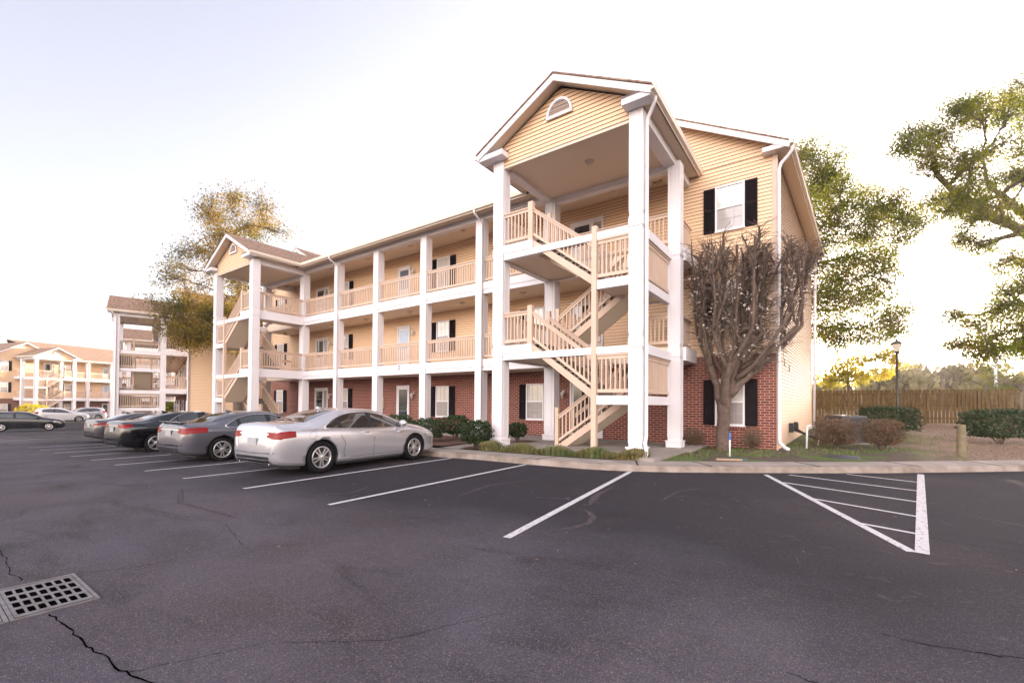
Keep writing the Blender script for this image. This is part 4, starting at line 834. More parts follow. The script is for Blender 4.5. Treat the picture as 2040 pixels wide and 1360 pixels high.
# ------------------------------------------------------------------ trees
FW = Vector((-math.sin(R(35.497)),math.cos(R(35.497)),0)); RT = Vector((math.cos(R(35.497)),math.sin(R(35.497)),0))
def bez(p0,p1,bend,n=6,r=None):
    r = r or rng; p0,p1 = Vector(p0),Vector(p1); L_ = (p1-p0).length; m = (p0+p1)/2+Vector((r.uniform(-1,1),r.uniform(-1,1),r.uniform(-.3,1)))*bend*L_
    return [(1-t)**2*p0+2*t*(1-t)*m+t*t*p1 for t in (i/n for i in range(n+1))]
def jit(pts, a, r):
    return [p+Vector((r.uniform(-a,a),r.uniform(-a,a),r.uniform(-a,a))) if 0<i<len(pts)-1 else p for i,p in enumerate(pts)]
def blob_tree(name, label, base, tr, trunk_top, blobs, leafmat, leaf, dens, seed, bark='bark', cat='tree', group=None, twigs=26, bend=.22, limbs=(), tw=.012, cl=.32):
    """blobs: (centre, radii, density factor); a limb runs from the trunk to each, splits into branches and twigs that carry leaf clumps"""
    r = random.Random(seed); root = empty(name, base, 0, label, cat, group); O = Vector(base); b = MB(); b.smooth = True
    top = Vector(trunk_top); tp = jit(bez(Vector(base)-Vector((0,0,.2)),top,.05,8,r),tr*.25,r); tp[0] = Vector(base)-Vector((0,0,.25))
    b.tube([p-O for p in tp],[tr*(1.35 if i==0 else 1.08 if i==1 else 1-.5*i/8) for i in range(9)],10)
    nodes_ = [(p,tr*(1-.5*i/8)) for i,p in enumerate(tp)][3:]
    for lb in limbs:                                   # explicit limbs: list of (point, radius)
        P = [Vector(p) for p,_ in lb]; fine = []
        for a,c in zip(lb,lb[1:]):
            for k in range(3): t = k/3; fine.append((Vector(a[0]).lerp(Vector(c[0]),t)+Vector((r.uniform(-1,1),r.uniform(-1,1),r.uniform(-1,1)))*.04,a[1]*(1-t)+c[1]*t))
        fine.append((Vector(lb[-1][0]),lb[-1][1])); b.tube([p-O for p,_ in fine],[q for _,q in fine],8); nodes_ += fine[2:]
    cl_pts = []; tb = MB()
    for c,rad,f in sorted(blobs,key=lambda q: (Vector(q[0])-top).length):
        c = Vector(c); rad = Vector(rad); 
        a = min(nodes_,key=lambda q: (q[0]-c).length+max(0,q[0].z-c.z)*1.2+(.8 if q[1]<.05 else 0)); rr = max(.028,min(a[1]*.72,.16))
        lp = jit(bez(a[0],c,bend,7,r),(c-a[0]).length*.03,r); b.tube([p-O for p in lp],[rr*(1-.75*i/7)+.012 for i in range(8)],6)
        nodes_ += [(lp[i],rr*(1-.75*i/7)+.012) for i in (3,5,6)]; nb = max(3,int(twigs*f)); 
        for k in range(nb):
            d = Vector((r.gauss(0,1),r.gauss(0,1),r.gauss(0,1))).normalized()*(r.random()**.4); q = c+Vector((d.x*rad.x,d.y*rad.y,d.z*rad.z)); s = lp[r.randint(3,7)]
            bp = jit(bez(s,q,.25,4,r),.04,r); tb.tube([p-O for p in bp],[.03*tr**.5,.02*tr**.5+.004,.012,.009,tw*.5],4,cap=False); cl_pts.append((q,f))
            for _ in range(3):
                s2 = bp[r.randint(2,4)]; q2 = s2+Vector((r.gauss(0,1),r.gauss(0,1),r.gauss(.25,1)))*.28*min(rad.x,rad.z); tb.tube([p-O for p in bez(s2,q2,.2,3,r)],[.011,.009,.007,.004],3,cap=False); cl_pts.append((q2,f))
    b.build('trunk',M[bark],root); tb.build('branches',M[bark],root)
    if leafmat:
        cen = []
        for q,f in cl_pts:
            k = max(1,int(dens*f*r.uniform(.3,1.7)))
            cen.append(np.array(q-O)[None]+np.clip(nrng.normal(size=(k,3)),-1.7,1.7)*np.array([[cl,cl,cl*.6]])*r.uniform(.6,1.25))
        cen = np.concatenate(cen); quads_obj('crown',leaf_quads(cen,leaf),M[leafmat],root)
    return root
def at(px,py,fwd,dd=0):      # camera-plane coordinates used only to lay the crowns out at their real distance
    a = (px-1020)/890.5; bz = (800+ (px-1020)*-.0072 -py)/890.5; p = RT*(a*(fwd+dd))+FW*(fwd+dd); return Vector((p.x,p.y,1.511+bz*(fwd+dd)))
def blobs_at(L_, fwd, dep, grow=1.0, cap=9):
    out = []
    L_ = [(a,b,c*grow,d*grow,min(e,cap)) for a,b,c,d,e in L_]
    for (px,py,rx,ry,f) in L_:
        k = fwd/890.5; dd = rng.uniform(-dep,dep); c = at(px,py,fwd,dd); out.append((c,(rx*k,max(rx*k*.8,.6),ry*k),f))
    return out
def fill(poly, n, fwd, dep, rpx, f0, f1, seed):
    r = random.Random(seed); xs_ = [p[0] for p in poly]; ys_ = [p[1] for p in poly]; out = []; tries = 0
    def inside(x,y):
        c = False; j = len(poly)-1
        for i in range(len(poly)):
            (xi,yi),(xj,yj) = poly[i],poly[j]
            if (yi>y)!=(yj>y) and x < (xj-xi)*(y-yi)/(yj-yi)+xi: c = not c
            j = i
        return c
    while len(out) < n and tries < 20000:
        tries += 1; x,y = r.uniform(min(xs_),max(xs_)),r.uniform(min(ys_),max(ys_))
        if inside(x,y) and all((x-a)**2+(y-b_)**2 > (rpx*(.75 if tries<4000 else .45))**2 for a,b_ in out): out.append((x,y))
    return blobs_at([(x,y,rpx*r.uniform(.8,1.3),rpx*r.uniform(.75,1.05),r.uniform(f0,f1)) for x,y in out],fwd,dep)
# big oak behind the far stair tower
bl = fill([(430,400),(455,378),(500,388),(545,425),(560,470),(520,490),(500,620),(560,640),(520,690),(430,700),(360,700),(330,660),(290,640),(275,610),(330,590),(320,545),(360,500),(365,480),(400,455),(395,415)],56,33,2.4,26,.5,1.0,4)
bl += fill([(340,600),(420,600),(500,640),(470,700),(360,700),(330,650)],9,32,1.5,26,1.0,1.4,6)
b0 = at(478,800,33); blob_tree('oak_tree','big oak with olive leaves rising behind the far stair tower',(b0.x,b0.y,-.5),.42,tuple(at(474,560,33)),bl,'leafL',.125,14,11,twigs=24,cl=.42)
# oak behind the end of the near building
bl = fill([(1560,300),(1610,262),(1665,275),(1712,325),(1690,372),(1760,365),(1830,395),(1848,440),(1800,480),(1760,500),(1815,560),(1836,600),(1800,660),(1700,672),(1640,668),(1560,640)],78,33,3.2,34,.55,1.15,5)
b0 = at(1601,850,35); blob_tree('oak_tree','tall oak spreading from behind the white end wall of the near building',(b0.x,b0.y,.6),.40,tuple(at(1604,470,34)),bl,'leafR',.13,21,5,twigs=26,cl=.46)
# oak leaning in from the right edge
D2 = 20
bl = fill([(1750,290),(1800,250),(1860,190),(1905,195),(1950,165),(2040,155),(2150,180),(2180,520),(2040,520),(1985,500),(1905,470),(1850,400),(1885,330),(1850,290),(1800,285)],62,D2,2.2,30,.6,1.1,8)
bl += fill([(1875,650),(1890,605),(1950,560),(2040,520),(2160,520),(2160,690),(2030,690),(1940,690)],24,D2,1.6,28,.7,1.1,9)
bl += fill([(1955,170),(2000,140),(2120,110),(2150,170),(2000,200)],5,D2,1.5,22,.3,.5,10)
T0 = at(2230,870,D2)
lm = [[(at(2225,560,D2),.30),(at(2120,500,D2),.26),(at(2040,440,D2),.19),(at(1965,402,D2),.16),(at(1905,360,D2),.13),(at(1868,325,D2),.10),(at(1862,300,D2),.07),(at(1852,262,D2),.05),(at(1800,270,D2),.035),(at(1765,290,D2),.02)],
      [(at(2120,500,D2),.22),(at(2060,420,D2,.6),.17),(at(2010,375,D2,.6),.14),(at(1975,350,D2,.7),.08),(at(1960,290,D2,.7),.05)],
      [(at(2225,620,D2),.24),(at(2100,600,D2),.12),(at(2010,585,D2),.07),(at(1950,610,D2),.04)]]
blob_tree('oak_tree','green oak whose thick bare limbs lean in from the right edge',(T0.x,T0.y,.3),.42,tuple(at(2225,540,D2)),bl,'leafR',.085,18,8,twigs=26,limbs=lm,cl=.30)
# slim trunk at the right edge
b0 = at(2036,886,19); blob_tree('young_tree','slim bare young tree by the right edge in front of the fence',(b0.x,b0.y,.25),.10,tuple(at(2036,760,19)),blobs_at([(2020,745,18,18,.8),(2045,735,18,20,.8)],19,.3),None,.1,1,3,twigs=10)
# trees beyond the fence
GB = 'trees beyond the fence'
bl = blobs_at([(1660,722,26,14,1.2),(1690,735,24,14,1.2),(1725,700,30,16,1.3),(1760,690,26,16,1.2),(1790,700,20,16,1),(1720,735,26,14,1.2),(1750,725,20,14,1),(1690,700,24,12,1),(1650,745,16,10,1)],46,2)
b0 = at(1700,800,46); blob_tree('yellow_leaved_tree','sunlit tree with yellow leaves left of the lamp post, beyond the fence',(b0.x,b0.y,.4),.32,tuple(at(1690,745,46)),bl,'leafY',.26,12,21,group=GB,twigs=10,cl=.5)
for i,(px,f,hy,lab) in enumerate([(1878,58,655,'tall bare tree forking above the fence, right of the lamp post'),(1900,64,690,'second bare tree, just right of the tall forked one'),(1945,60,665,'wide bare tree above the fence between lamp post and utility pole')]):
    b0 = at(px,800,f); r_ = random.Random(50+i)
    bl = blobs_at([(px+r_.uniform(-34,34),hy+r_.uniform(0,70),18,16,.9) for _ in range(9)],f,1.5)
    blob_tree('bare_tree',lab,(b0.x,b0.y,.4),.24,tuple(at(px+r_.uniform(-8,8),735,f)),bl,None,.1,1,60+i,group=GB,twigs=9,tw=.05)
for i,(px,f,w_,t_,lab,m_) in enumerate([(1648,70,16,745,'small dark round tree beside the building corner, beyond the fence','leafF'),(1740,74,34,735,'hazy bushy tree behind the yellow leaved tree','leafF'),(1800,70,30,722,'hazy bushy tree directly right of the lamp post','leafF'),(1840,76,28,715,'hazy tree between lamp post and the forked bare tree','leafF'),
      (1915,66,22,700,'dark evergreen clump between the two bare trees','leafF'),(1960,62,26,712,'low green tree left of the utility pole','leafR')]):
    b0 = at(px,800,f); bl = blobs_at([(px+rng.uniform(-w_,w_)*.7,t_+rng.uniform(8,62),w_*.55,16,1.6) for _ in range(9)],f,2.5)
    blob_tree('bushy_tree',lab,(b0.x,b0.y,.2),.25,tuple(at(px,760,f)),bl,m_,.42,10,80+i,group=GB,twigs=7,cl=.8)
# cabbage palm
b0 = at(2005,800,44); pr = empty('palm_tree',(b0.x,b0.y,.4),0,'shaggy fan palm clump above the fence, right of the utility pole','palm tree')
b = MB(); b.smooth = True; P_ = []
for hx,hy,hz_ in ((0,0,3.7),(1.7,.4,4.2),(-1.5,-.3,3.3),(3.3,.2,3.2)):
    b.tube([(hx*.8,hy,-.5),(hx*.9,hy,hz_*.5),(hx,hy,hz_)],[.22,.19,.17],8)
    for k in range(56):
        a = rng.uniform(0,6.28); e = rng.uniform(-.9,1.2); d = Vector((math.cos(a)*math.cos(e),math.sin(a)*math.cos(e),math.sin(e))); c = Vector((hx,hy,hz_))+d*.8
        sd = d.cross(Vector((0,0,1))).normalized()
        for j in range(-5,6):
            dd = (d*math.cos(j*.2)+sd*math.sin(j*.2)).normalized(); t_ = c+dd*.95+Vector((0,0,-.3-.15*abs(j)*.3)); wv = dd.cross(Vector((0,0,1))).normalized()*.03
            P_.append([c-wv*.4,c+wv*.4,t_+wv,t_-wv])
b.build('trunk',M['bark'],pr); quads_obj('fronds',np.array([[tuple(v) for v in q] for q in P_]),M['leafR'],pr)
# woodland mass far behind (one mass, nothing countable)
cen = []
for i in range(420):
    x = rng.uniform(-120,70); y = 92+rng.uniform(-6,14)-(x*.12 if x>0 else 0); h = (rng.uniform(4.2,6.6) if x > -28 else 3.0 if (-36 < x < -29 or -90 < x < -46) else 11)  # left stretch shaped for light: tall to block sun, low to let it through
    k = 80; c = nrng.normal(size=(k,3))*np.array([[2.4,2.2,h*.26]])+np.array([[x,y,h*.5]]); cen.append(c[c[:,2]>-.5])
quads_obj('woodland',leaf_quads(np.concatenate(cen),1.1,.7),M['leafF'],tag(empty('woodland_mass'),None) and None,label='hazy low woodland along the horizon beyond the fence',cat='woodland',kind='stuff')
bpy.data.objects.remove(bpy.data.objects['woodland_mass'])
# ------------------------------------------------------------------ pollarded pear tree in front of the near building's end
def pear():
    r = random.Random(12); base = Vector((-2.68,14.85,.2)); root = empty('pear_tree',tuple(base),0,'pollarded bare tree with scattered white blossom in front of the end bay','tree')
    b = MB(); b.smooth = True; tb = MB(); bl = []
    trunk = [Vector((0,0,-.2)),Vector((.0,0,.1)),Vector((-.02,0,.5)),Vector((.03,0,.95)),Vector((.02,0,1.3)),Vector((.06,.03,1.8))]
    b.tube(trunk,[.26,.215,.175,.18,.19,.12],14)
    tips = []; prim = []
    for dx,dy,zz_ in ((-.42,-.12,2.75),(.0,.1,2.9),(.42,.2,2.7),(.85,.5,2.55),(.25,-.35,2.6)):
        e_ = Vector((dx,dy,zz_)); s_ = Vector((dx*.12,dy*.12,r.uniform(1.15,1.6))); pp = jit(bez(s_,e_,.12,5,r),.03,r); prim.append(pp); b.tube(pp,[.125,.115,.105,.098,.09,.075],9)
    for k in range(19):
        a = 2*math.pi*(k/15)+r.uniform(-.15,.15); Rr = r.uniform(.35,1.75) if k%3 else r.uniform(1.5,1.95)
        rc = math.cos(a)*Rr*.95+.70; ex,ey = RT.x*rc+FW.x*math.sin(a)*Rr*.7, RT.y*rc+FW.y*math.sin(a)*Rr*.7
        if ex < 1.3: ey = min(ey,.55)
        zt = 6.05+r.uniform(-.25,.15)-max(0,Rr-1.3)*.3
        pm_ = prim[min(range(len(prim)),key=lambda j: (Vector((ex,ey))-Vector((prim[j][-1].x*2.6,prim[j][-1].y*2.6))).length)]
        s = pm_[r.choice((3,4,5))]; m1 = s.lerp(Vector((ex*.72,ey*.72,3.15+r.uniform(-.25,.25))),.55); m2 = Vector((ex*.95,ey*.95,3.75+r.uniform(-.35,.35))); e = Vector((ex*1.03,ey*1.03,zt))
        pts = [s,s.lerp(m1,.5)+Vector((0,0,-.03)),m1,m1.lerp(m2,.5)+Vector((0,0,-.06)),m2,m2.lerp(e,.33)+Vector((r.uniform(-.1,.1),r.uniform(-.1,.1),0)),m2.lerp(e,.66)+Vector((r.uniform(-.1,.1),r.uniform(-.1,.1),0)),e]
        w0 = r.uniform(.055,.085); b.tube(pts,[w0*1.15,w0,w0*.85,w0*.72,w0*.62,w0*.58,w0*.5,w0*.55],8)
        for j in range(5):          # secondary stubs, cut flat at the same level
            s2 = pts[r.randint(3,6)]; q = Vector((s2.x+r.gauss(0,.34),s2.y+r.gauss(0,.22),min(6.15,s2.z+r.uniform(.9,2.2)))); 
            if q.x < 1.3: q.y = min(q.y,.62)
            pp = jit(bez(s2,q,.18,5,r),.03,r); b.tube(pp,[.042,.036,.03,.028,.026,.03],6)
            tips += [(pp[i],q) for i in range(1,6)]
        for p in pts[2:]: tips.append((p,p))
    for _ in range(3600):
        s,_q = tips[r.randrange(len(tips))]; hz_ = Vector((s.x,s.y,0)); o = hz_.normalized() if hz_.length > .05 else Vector((1,0,0)); L_ = r.uniform(.18,.55)
        d = (o*r.uniform(.0,1)+Vector((r.gauss(0,.7),r.gauss(0,.7),r.gauss(.25,.5)))).normalized(); e = s+d*L_
        if e.x < 1.25 and e.y > .72: e.y = .72-(e.y-.72)*.3
        if e.z > 6.35: e.z = 6.35
        pp = bez(s,e,.15,3,r); tb.tube(pp,[.0095,.0075,.006,.004],3,cap=False)
        if r.random() < .34 and 2.7 < e.z < 4.8+r.uniform(-1,1.0):
            for _k in range(r.choice((1,1,1,2,4))): bl.append(tuple(pp[r.randint(1,3)]+Vector((r.gauss(0,.022),r.gauss(0,.022),r.gauss(0,.022)))))
    for i in range(60):           # low, wide arching twigs on the open right side
        a = r.uniform(-.5,.6); s = Vector((.5,.1,2.6+r.uniform(-.2,1.6))); e = Vector((RT.x*math.cos(a)*r.uniform(1.6,2.5),RT.y*math.cos(a)*r.uniform(1.2,2.2),s.z+r.uniform(-.3,1.0))); e.x = max(e.x,1.5)
        tb.tube(bez(s,e,.12,6,r),[.016,.013,.011,.009,.007,.005,.003],4,cap=False)
    b.build('trunk',M['barkpear'],root); tb.build('twigs',M['barkpear'],root)
    quads_obj('blossom',leaf_quads(np.repeat(np.array(bl),4,0),.052,.9,.3),M['blossom'],root)
pear()
# ------------------------------------------------------------------ shrubs
def shrub(label, c, sx, sy, sz, m='shrub', n=2600, leaf=.06, group=None, boxy=3.0, stem=.12, twig=False, cat='shrub', zrot=0.0):
    root = empty('shrub' , c, zrot, label, cat, group); r = random.Random(int(c[0]*100)+7); P = []
    while len(P) < n:
        q = np.array([r.uniform(-1,1) for _ in range(3)]); k = (abs(q)**boxy).sum()**(1/boxy)
        if .70 < k < 1.0+.06*math.sin(q[0]*9+q[1]*7)+.04*math.sin(q[2]*13) or (k<.7 and r.random()<.15): P.append(q*np.array([sx/2,sy/2,sz/2])*(1 if r.random()<.93 else 1.07)+np.array([0,0,stem+sz/2]))
    P = np.array(P)
    b = MB()
    for k in range(9):
        a = r.uniform(0,6.28); b.tube([(.04*math.cos(a),.04*math.sin(a),-.05),(sx*.15*math.cos(a),sy*.15*math.sin(a),stem+.1),(sx*.32*math.cos(a),sy*.32*math.sin(a),stem+sz*.6)],[.018,.014,.008],5)
    b.build('stems',M['bark'],root)
    if twig:
        tb = MB()
        for k in range(int(n*.28)):
            q = P[r.randrange(n)]; s = Vector((q[0]*.2,q[1]*.2,stem*.6+q[2]*.25)); tb.tube([s,s.lerp(Vector(q),.6)+Vector((r.gauss(0,.03),r.gauss(0,.03),0)),Vector(q)*1.0],[.005,.004,.002],3,cap=False)
        tb.build('twigs',M[m],root)
    quads_obj('foliage',leaf_quads(P,leaf,.6),M[m],root); return root
G1 = 'clipped evergreen shrubs along the building'
shrub('clipped dark green shrub against the left column of the near stair tower',(-8.85,10.55,.19),.95,.85,.72,group=G1,n=3600)
shrub('small dark shrub between the near stair tower columns',(-8.75,12.6,.24),.62,.6,.5,group=G1,n=1800,stem=.16)
shrub('wide dark green shrub right behind the silver car bonnet',(-11.55,11.1,.2),1.35,1.0,.70,group=G1,n=3800)
shrub('upright dark shrub between the wide shrub and the tower shrub',(-11.2,12.15,.21),.95,.85,.72,group=G1,n=2600,stem=.2)
shrub('low dark shrub below the full glass door',(-14.9,12.6,.2),1.5,.9,.75,group=G1,n=3000)
shrub('small shrub half hidden behind the silver car roof near the stairs',(-21.0,12.0,.15),1.0,.9,.8,group=G1,n=1600)
shrub('low round sparse shrub at the brick wall left of the pear tree',(-3.62,15.2,.2),.72,.5,.58,m='drybush',n=900,leaf=.035,twig=True,boxy=2.3,stem=.05)
shrub('low sparse shrub at the brick wall beside the corner downspout',(-1.95,15.3,.2),.62,.45,.62,m='drybush',n=800,leaf=.035,twig=True,boxy=2.3,stem=.05)
G2 = 'square russet shrubs screening the air conditioner'
shrub('square russet shrub hiding the air conditioner',(.12,17.1,.22),1.12,.8,.80,m='drybush',n=4200,leaf=.04,group=G2,twig=True,boxy=5,stem=.14,zrot=.6)
shrub('square russet shrub standing free, right of the one by the air conditioner',(1.25,17.4,.24),1.05,.8,.76,m='drybush',n=4200,leaf=.04,group=G2,twig=True,boxy=4,stem=.16,zrot=.6)
G3 = 'clipped green hedges near the wooden fence'
shrub('rectangular green hedge in front of the fence by the lamp post',(1.95,24.2,.42),2.1,1.1,1.0,n=5200,leaf=.08,group=G3,boxy=6,stem=.12,zrot=.6)
shrub('spreading green hedge behind the wooden bollard',(4.6,21.6,.34),2.3,1.2,.95,n=5200,leaf=.08,group=G3,boxy=3.2,stem=.2,zrot=.6)
shrub('bright green shrub in front of the distant building',(-72,23,-.9),3.4,3.0,1.9,m='leafR',n=1500,leaf=.35,stem=.6,boxy=2.2)
shrub('olive shrub at the foot of the distant stair tower',(-80,10.5,-.9),4.0,3.0,1.9,m='leafY',n=900,leaf=.3,stem=.2,boxy=2.2)
# strap grass border
b = MB(); P_ = []; r = random.Random(4); edge0 = [(-8.3,9.98),(-7.9,10.02),(-6.5,10.12),(-5.0,10.30),(-4.2,10.48),(-3.75,10.62)]
for i in range(4200):
    k = r.random()*(len(edge0)-1); j = int(k); t = k-j; x = edge0[j][0]*(1-t)+edge0[min(j+1,5)][0]*t; y = edge0[j][1]*(1-t)+edge0[min(j+1,5)][1]*t+r.uniform(.12,.52)
    x += r.uniform(-.1,.1); a = r.uniform(0,6.28); L_ = r.uniform(.10,.22); h = r.uniform(.10,.22)+.07*math.sin(x*6); wv = Vector((-math.sin(a),math.cos(a),0))*.006; p0 = Vector((x,y,.17)); p1 = p0+Vector((math.cos(a)*L_*.4,math.sin(a)*L_*.4,h)); p2 = p0+Vector((math.cos(a)*L_,math.sin(a)*L_,h*.75))
    P_.append([p0-wv,p0+wv,p1+wv,p1-wv]); P_.append([p1-wv,p1+wv,p2+wv*.2,p2-wv*.2])
quads_obj('border_grass',np.array([[tuple(v) for v in q] for q in P_]),M['strap'],label='tufted strap grass border along the sidewalk before the stair tower',cat='border grass',kind='stuff')
# lawn grass
P_ = []
for i in range(26000):
    x = r.uniform(-4.5,9); y = r.uniform(10.8,25); 
    if x < -1.2 and y > 15.6: continue
    if y < 10.7+(x+3.5)*1.0+.75 or (x < -3.4): continue
    if y < 13.6+(x-.9)*1.02 and x > 0: continue
    if x > 3.2+r.uniform(-.8,.8): continue
    nz = math.sin(x*2.1+1)*math.sin(y*1.7)+math.sin(x*.9-y*.6)*.8
    if nz < -.05+r.uniform(-.3,.3) : continue
    a = r.uniform(0,6.28); h = r.uniform(.02,.055); wv = Vector((-math.sin(a),math.cos(a),0))*.006; p0 = Vector((x,y,gz(x,y)-.01)); p1 = p0+Vector((math.cos(a)*.03,math.sin(a)*.03,h)); P_.append([p0-wv*1.5,p0+wv*1.5,p1+wv*.4,p1-wv*.4])
quads_obj('lawn_grass',np.array([[tuple(v) for v in q] for q in P_]),M['grass'],label='short patchy green grass beside the end wall',cat='grass',kind='stuff')
# leaf litter
P_ = []
cen = []
for i in range(11000):
    x = r.uniform(2,16); y = r.uniform(15.5,35)
    if y < 14.0+(x-1.0)*1.0+.8: continue
    if x < 3.6 and r.random()<.75: continue
    cen.append((x,y,gz(x,y)+.01))
NB_ = len(cen)
for i in range(900):
    x = r.uniform(-14,8); y = r.uniform(1.2,9.2)**1; cen.append((x,y,lz(x)+.012)) if r.random()<.16 else None
for i in range(160):
    k = r.uniform(4,16); j = int(k); t = k-j; x = KERB[j][0]*(1-t)+KERB[j+1][0]*t; y = KERB[j][1]*(1-t)+KERB[j+1][1]*t-abs(r.gauss(0,.08))-.02; cen.append((x,y,lz(x)+.012))
q = np.concatenate([leaf_quads(np.array(cen[:NB_]),.075,.6),leaf_quads(np.array(cen[NB_:]),.036,.6)]); q[:,:,2] = np.array(cen)[:,None,2]+(q[:,:,2]-np.array(cen)[:,None,2])*.25
quads_obj('fallen_leaves',q,M['leaflitter'],label='dry brown leaves scattered over lawn and asphalt',cat='fallen leaves',kind='stuff')

# ------------------------------------------------------------------ fence
fn = empty('wooden_fence',(-.45,31.5,.5),0,'tall weathered wooden board fence at the back of the lawn','fence')
F0,F1 = Vector((-9.0,27.62)),Vector((26,43.5)); fd = (F1-F0).normalized(); fl = (F1-F0).length; fo = Vector((-.45,31.5,.5)); fnrm = Vector((fd.y,-fd.x))
b = MB(); bp_ = MB(); br_ = MB(); s = 0; k = 0; r = random.Random(9)
def fp(s,off,z): p = F0+fd*s+fnrm*off; return (p.x-fo.x,p.y-fo.y,z-fo.z)
while s < fl:
    w_ = r.uniform(.128,.14); g = r.uniform(.045,.06); p = F0+fd*s; z0 = gz(0,p.y)+.05; h = 1.87+r.uniform(-.012,.012); tl = r.uniform(-.006,.006)
    q = [fp(s+tl*0,.03,z0),fp(s+w_,.03,z0),fp(s+w_+tl,.03,z0+h-.03),fp(s+w_-.03+tl,.03,z0+h),fp(s+.03+tl,.03,z0+h),fp(s+tl,.03,z0+h-.03)]
    b.prism(q,Vector((fnrm.x,fnrm.y,0))*-.02); s += w_+g; k += 1
for hh in (.28,.98,1.62): br_.beam(fp(0,-.02,gz(0,F0.y)+.05+hh),fp(fl,-.02,gz(0,F1.y)+.05+hh),.04,.09)
s = 0
while s < fl: p = fp(s,-.09,0); q = F0+fd*s; bp_.box(p[0]-.045,p[0]+.045,p[1]-.045,p[1]+.045,gz(0,q.y)-.2-fo.z,gz(0,q.y)+1.8-fo.z); s += 2.44
b.build('boards',M['wood'],fn); br_.build('rails',M['wood'],fn); bp_.build('posts',M['wood'],fn)
# lamp post
lp = empty('lamp_post',(2.50,27.2,gz(0,27)),0,'dark lamp post with frosted lantern head in front of the fence','lamp post')
b = MB(); b.smooth = True; b.lathe([(0,0),(.13,0),(.13,.25),(.09,.3),(.075,.9),(.055,1.0),(.048,3.55),(.07,3.6),(.09,3.62),(.09,3.66),(0,3.66)],16); b.build('post',M['bronze'],lp)
b = MB(); b.smooth = True; b.lathe([(.085,3.66),(.16,3.85),(.19,3.98)],14); b.build('lantern_glass',M['lampglass'],lp)
b = MB(); b.smooth = True; b.lathe([(.20,3.98),(.235,3.985),(.14,4.10),(.06,4.16),(.03,4.20),(.035,4.24),(0,4.28)],14); b.build('lantern_cap',M['bronze'],lp)
# utility pole
b0 = at(1984,800,52); b = MB(); b.smooth = True; b.tube([(0,0,-.6),(0,0,8.6)],[.16,.12],12); tag(b.build('utility_pole',M['pvc'],None),'pale round utility pole beyond the fence by the palm','pole').location = (b0.x,b0.y,.4)
# wooden bollard
b = MB(); b.smooth = True; b.lathe([(.105,-.1),(.10,.1),(.095,.5),(.093,.80),(.085,.82),(0,.825)],16); tag(b.build('wooden_bollard',M['postwood']),'mossy round wooden bollard on the lawn near the sidewalk','bollard').location = (2.88,16.95,gz(0,17))
# air conditioner
ac = empty('air_conditioner',(.42,19.3,gz(0,19)),.6,'dark air conditioner unit behind the russet shrub','air conditioner')
b = MB(); W_ = .42
b.box(-W_,W_,-W_,W_,.03,.09); b.box(-W_,W_,-W_,W_,.86,.93)
for x in (-W_,W_-.04):
    for y in (-W_,W_-.04): b.box(x,x+.04,y,y+.04,.09,.86)
b.build('casing',M['condgrey'],ac)
b = MB()
for i in range(15):
    z = .11+i*.05
    b.box(-W_+.04,W_-.04,-W_+.005,-W_+.03,z,z+.025); b.box(-W_+.04,W_-.04,W_-.03,W_-.005,z,z+.025); b.box(-W_+.005,-W_+.03,-W_+.04,W_-.04,z,z+.025); b.box(W_-.03,W_-.005,-W_+.04,W_-.04,z,z+.025)
b.build('louvres',M['condgrey'],ac); b = MB(); b.box(-W_+.05,W_-.05,-W_+.05,W_-.05,.09,.85); b.build('coil',M['black'],ac)
b = MB(); b.lathe([(.1,.935),(.34,.935),(.34,.95),(.1,.95)],20); b.build('fan_guard',M['black'],ac)
b = MB(); b.box(-.55,.55,-.55,.55,-.1,.03); b.build('concrete_pad',M['concrete'],ac)
b = MB(); b.box(-.38,.38,-.02,.02,0,.62); tag(b.build('white_panel',M['pvc']),'flat white panel leaning in front of the air conditioner','panel'); o = bpy.data.objects['white_panel']; o.location = (.15,18.55,gz(0,18.5)+.02); o.rotation_euler = (0,0,.6)
# pipes at the end wall
WXY = lambda y: -1.33+(y-15.65)/11.75*.53
for nm,z_ in (('wall_box',.70),('wall_box',.68)):
    pass
b = MB(); b.smooth = True; b.tube([(0,0,-.1),(.02,0,.62),(.03,.0,.68),(.10,.14,.70),(.12,.20,.66),(.12,.21,.60)],.026,8); tag(b.build('drain_pipe',M['pvc']),'white bent plastic pipe standing by the end wall','pipe').location = (-.62,16.7,gz(0,16.7))
b = MB(); b.smooth = True; b.tube([(0,0,-.05),(.05,.03,.38)],.022,8); tag(b.build('drain_pipe',M['pvc']),'short leaning white pipe stub right of the bent pipe','pipe').location = (-.35,17.9,gz(0,17.9))
for i,(y,lab) in enumerate(((18.4,'black wall box on the end wall, nearer the corner'),(19.8,'black wall box on the end wall, nearer the air conditioner'))):
    b = MB(); b.box(0,.12,-.14,.14,-.16,.16); b.box(.12,.14,-.11,.11,-.12,.12); tag(b.build('wall_box',M['black']),lab,'utility box','black boxes on the end wall'); o = b and bpy.context.scene.objects[-1] if False else [q for q in bpy.data.objects if q.get('label')==lab][0]; o.location = (WXY(y)+.02,y,.78)
b = MB(); b.smooth = True
for i in range(4): b.tube([(WXY(18.6+i*.4)+.1,18.6+i*.35,.70),(-.62+i*.05,18.7+i*.3,.50-.05*i),(-.1,18.9+i*.1,.40-.03*i),(.15,19.1,.42)],.025,6)
tag(b.build('refrigerant_hoses',M['black']),'bundle of black hoses running from wall boxes to air conditioner','hoses')
b = MB(); b.smooth = True
for zb,s_ in ((2.62,1),(2.40,1)): pass
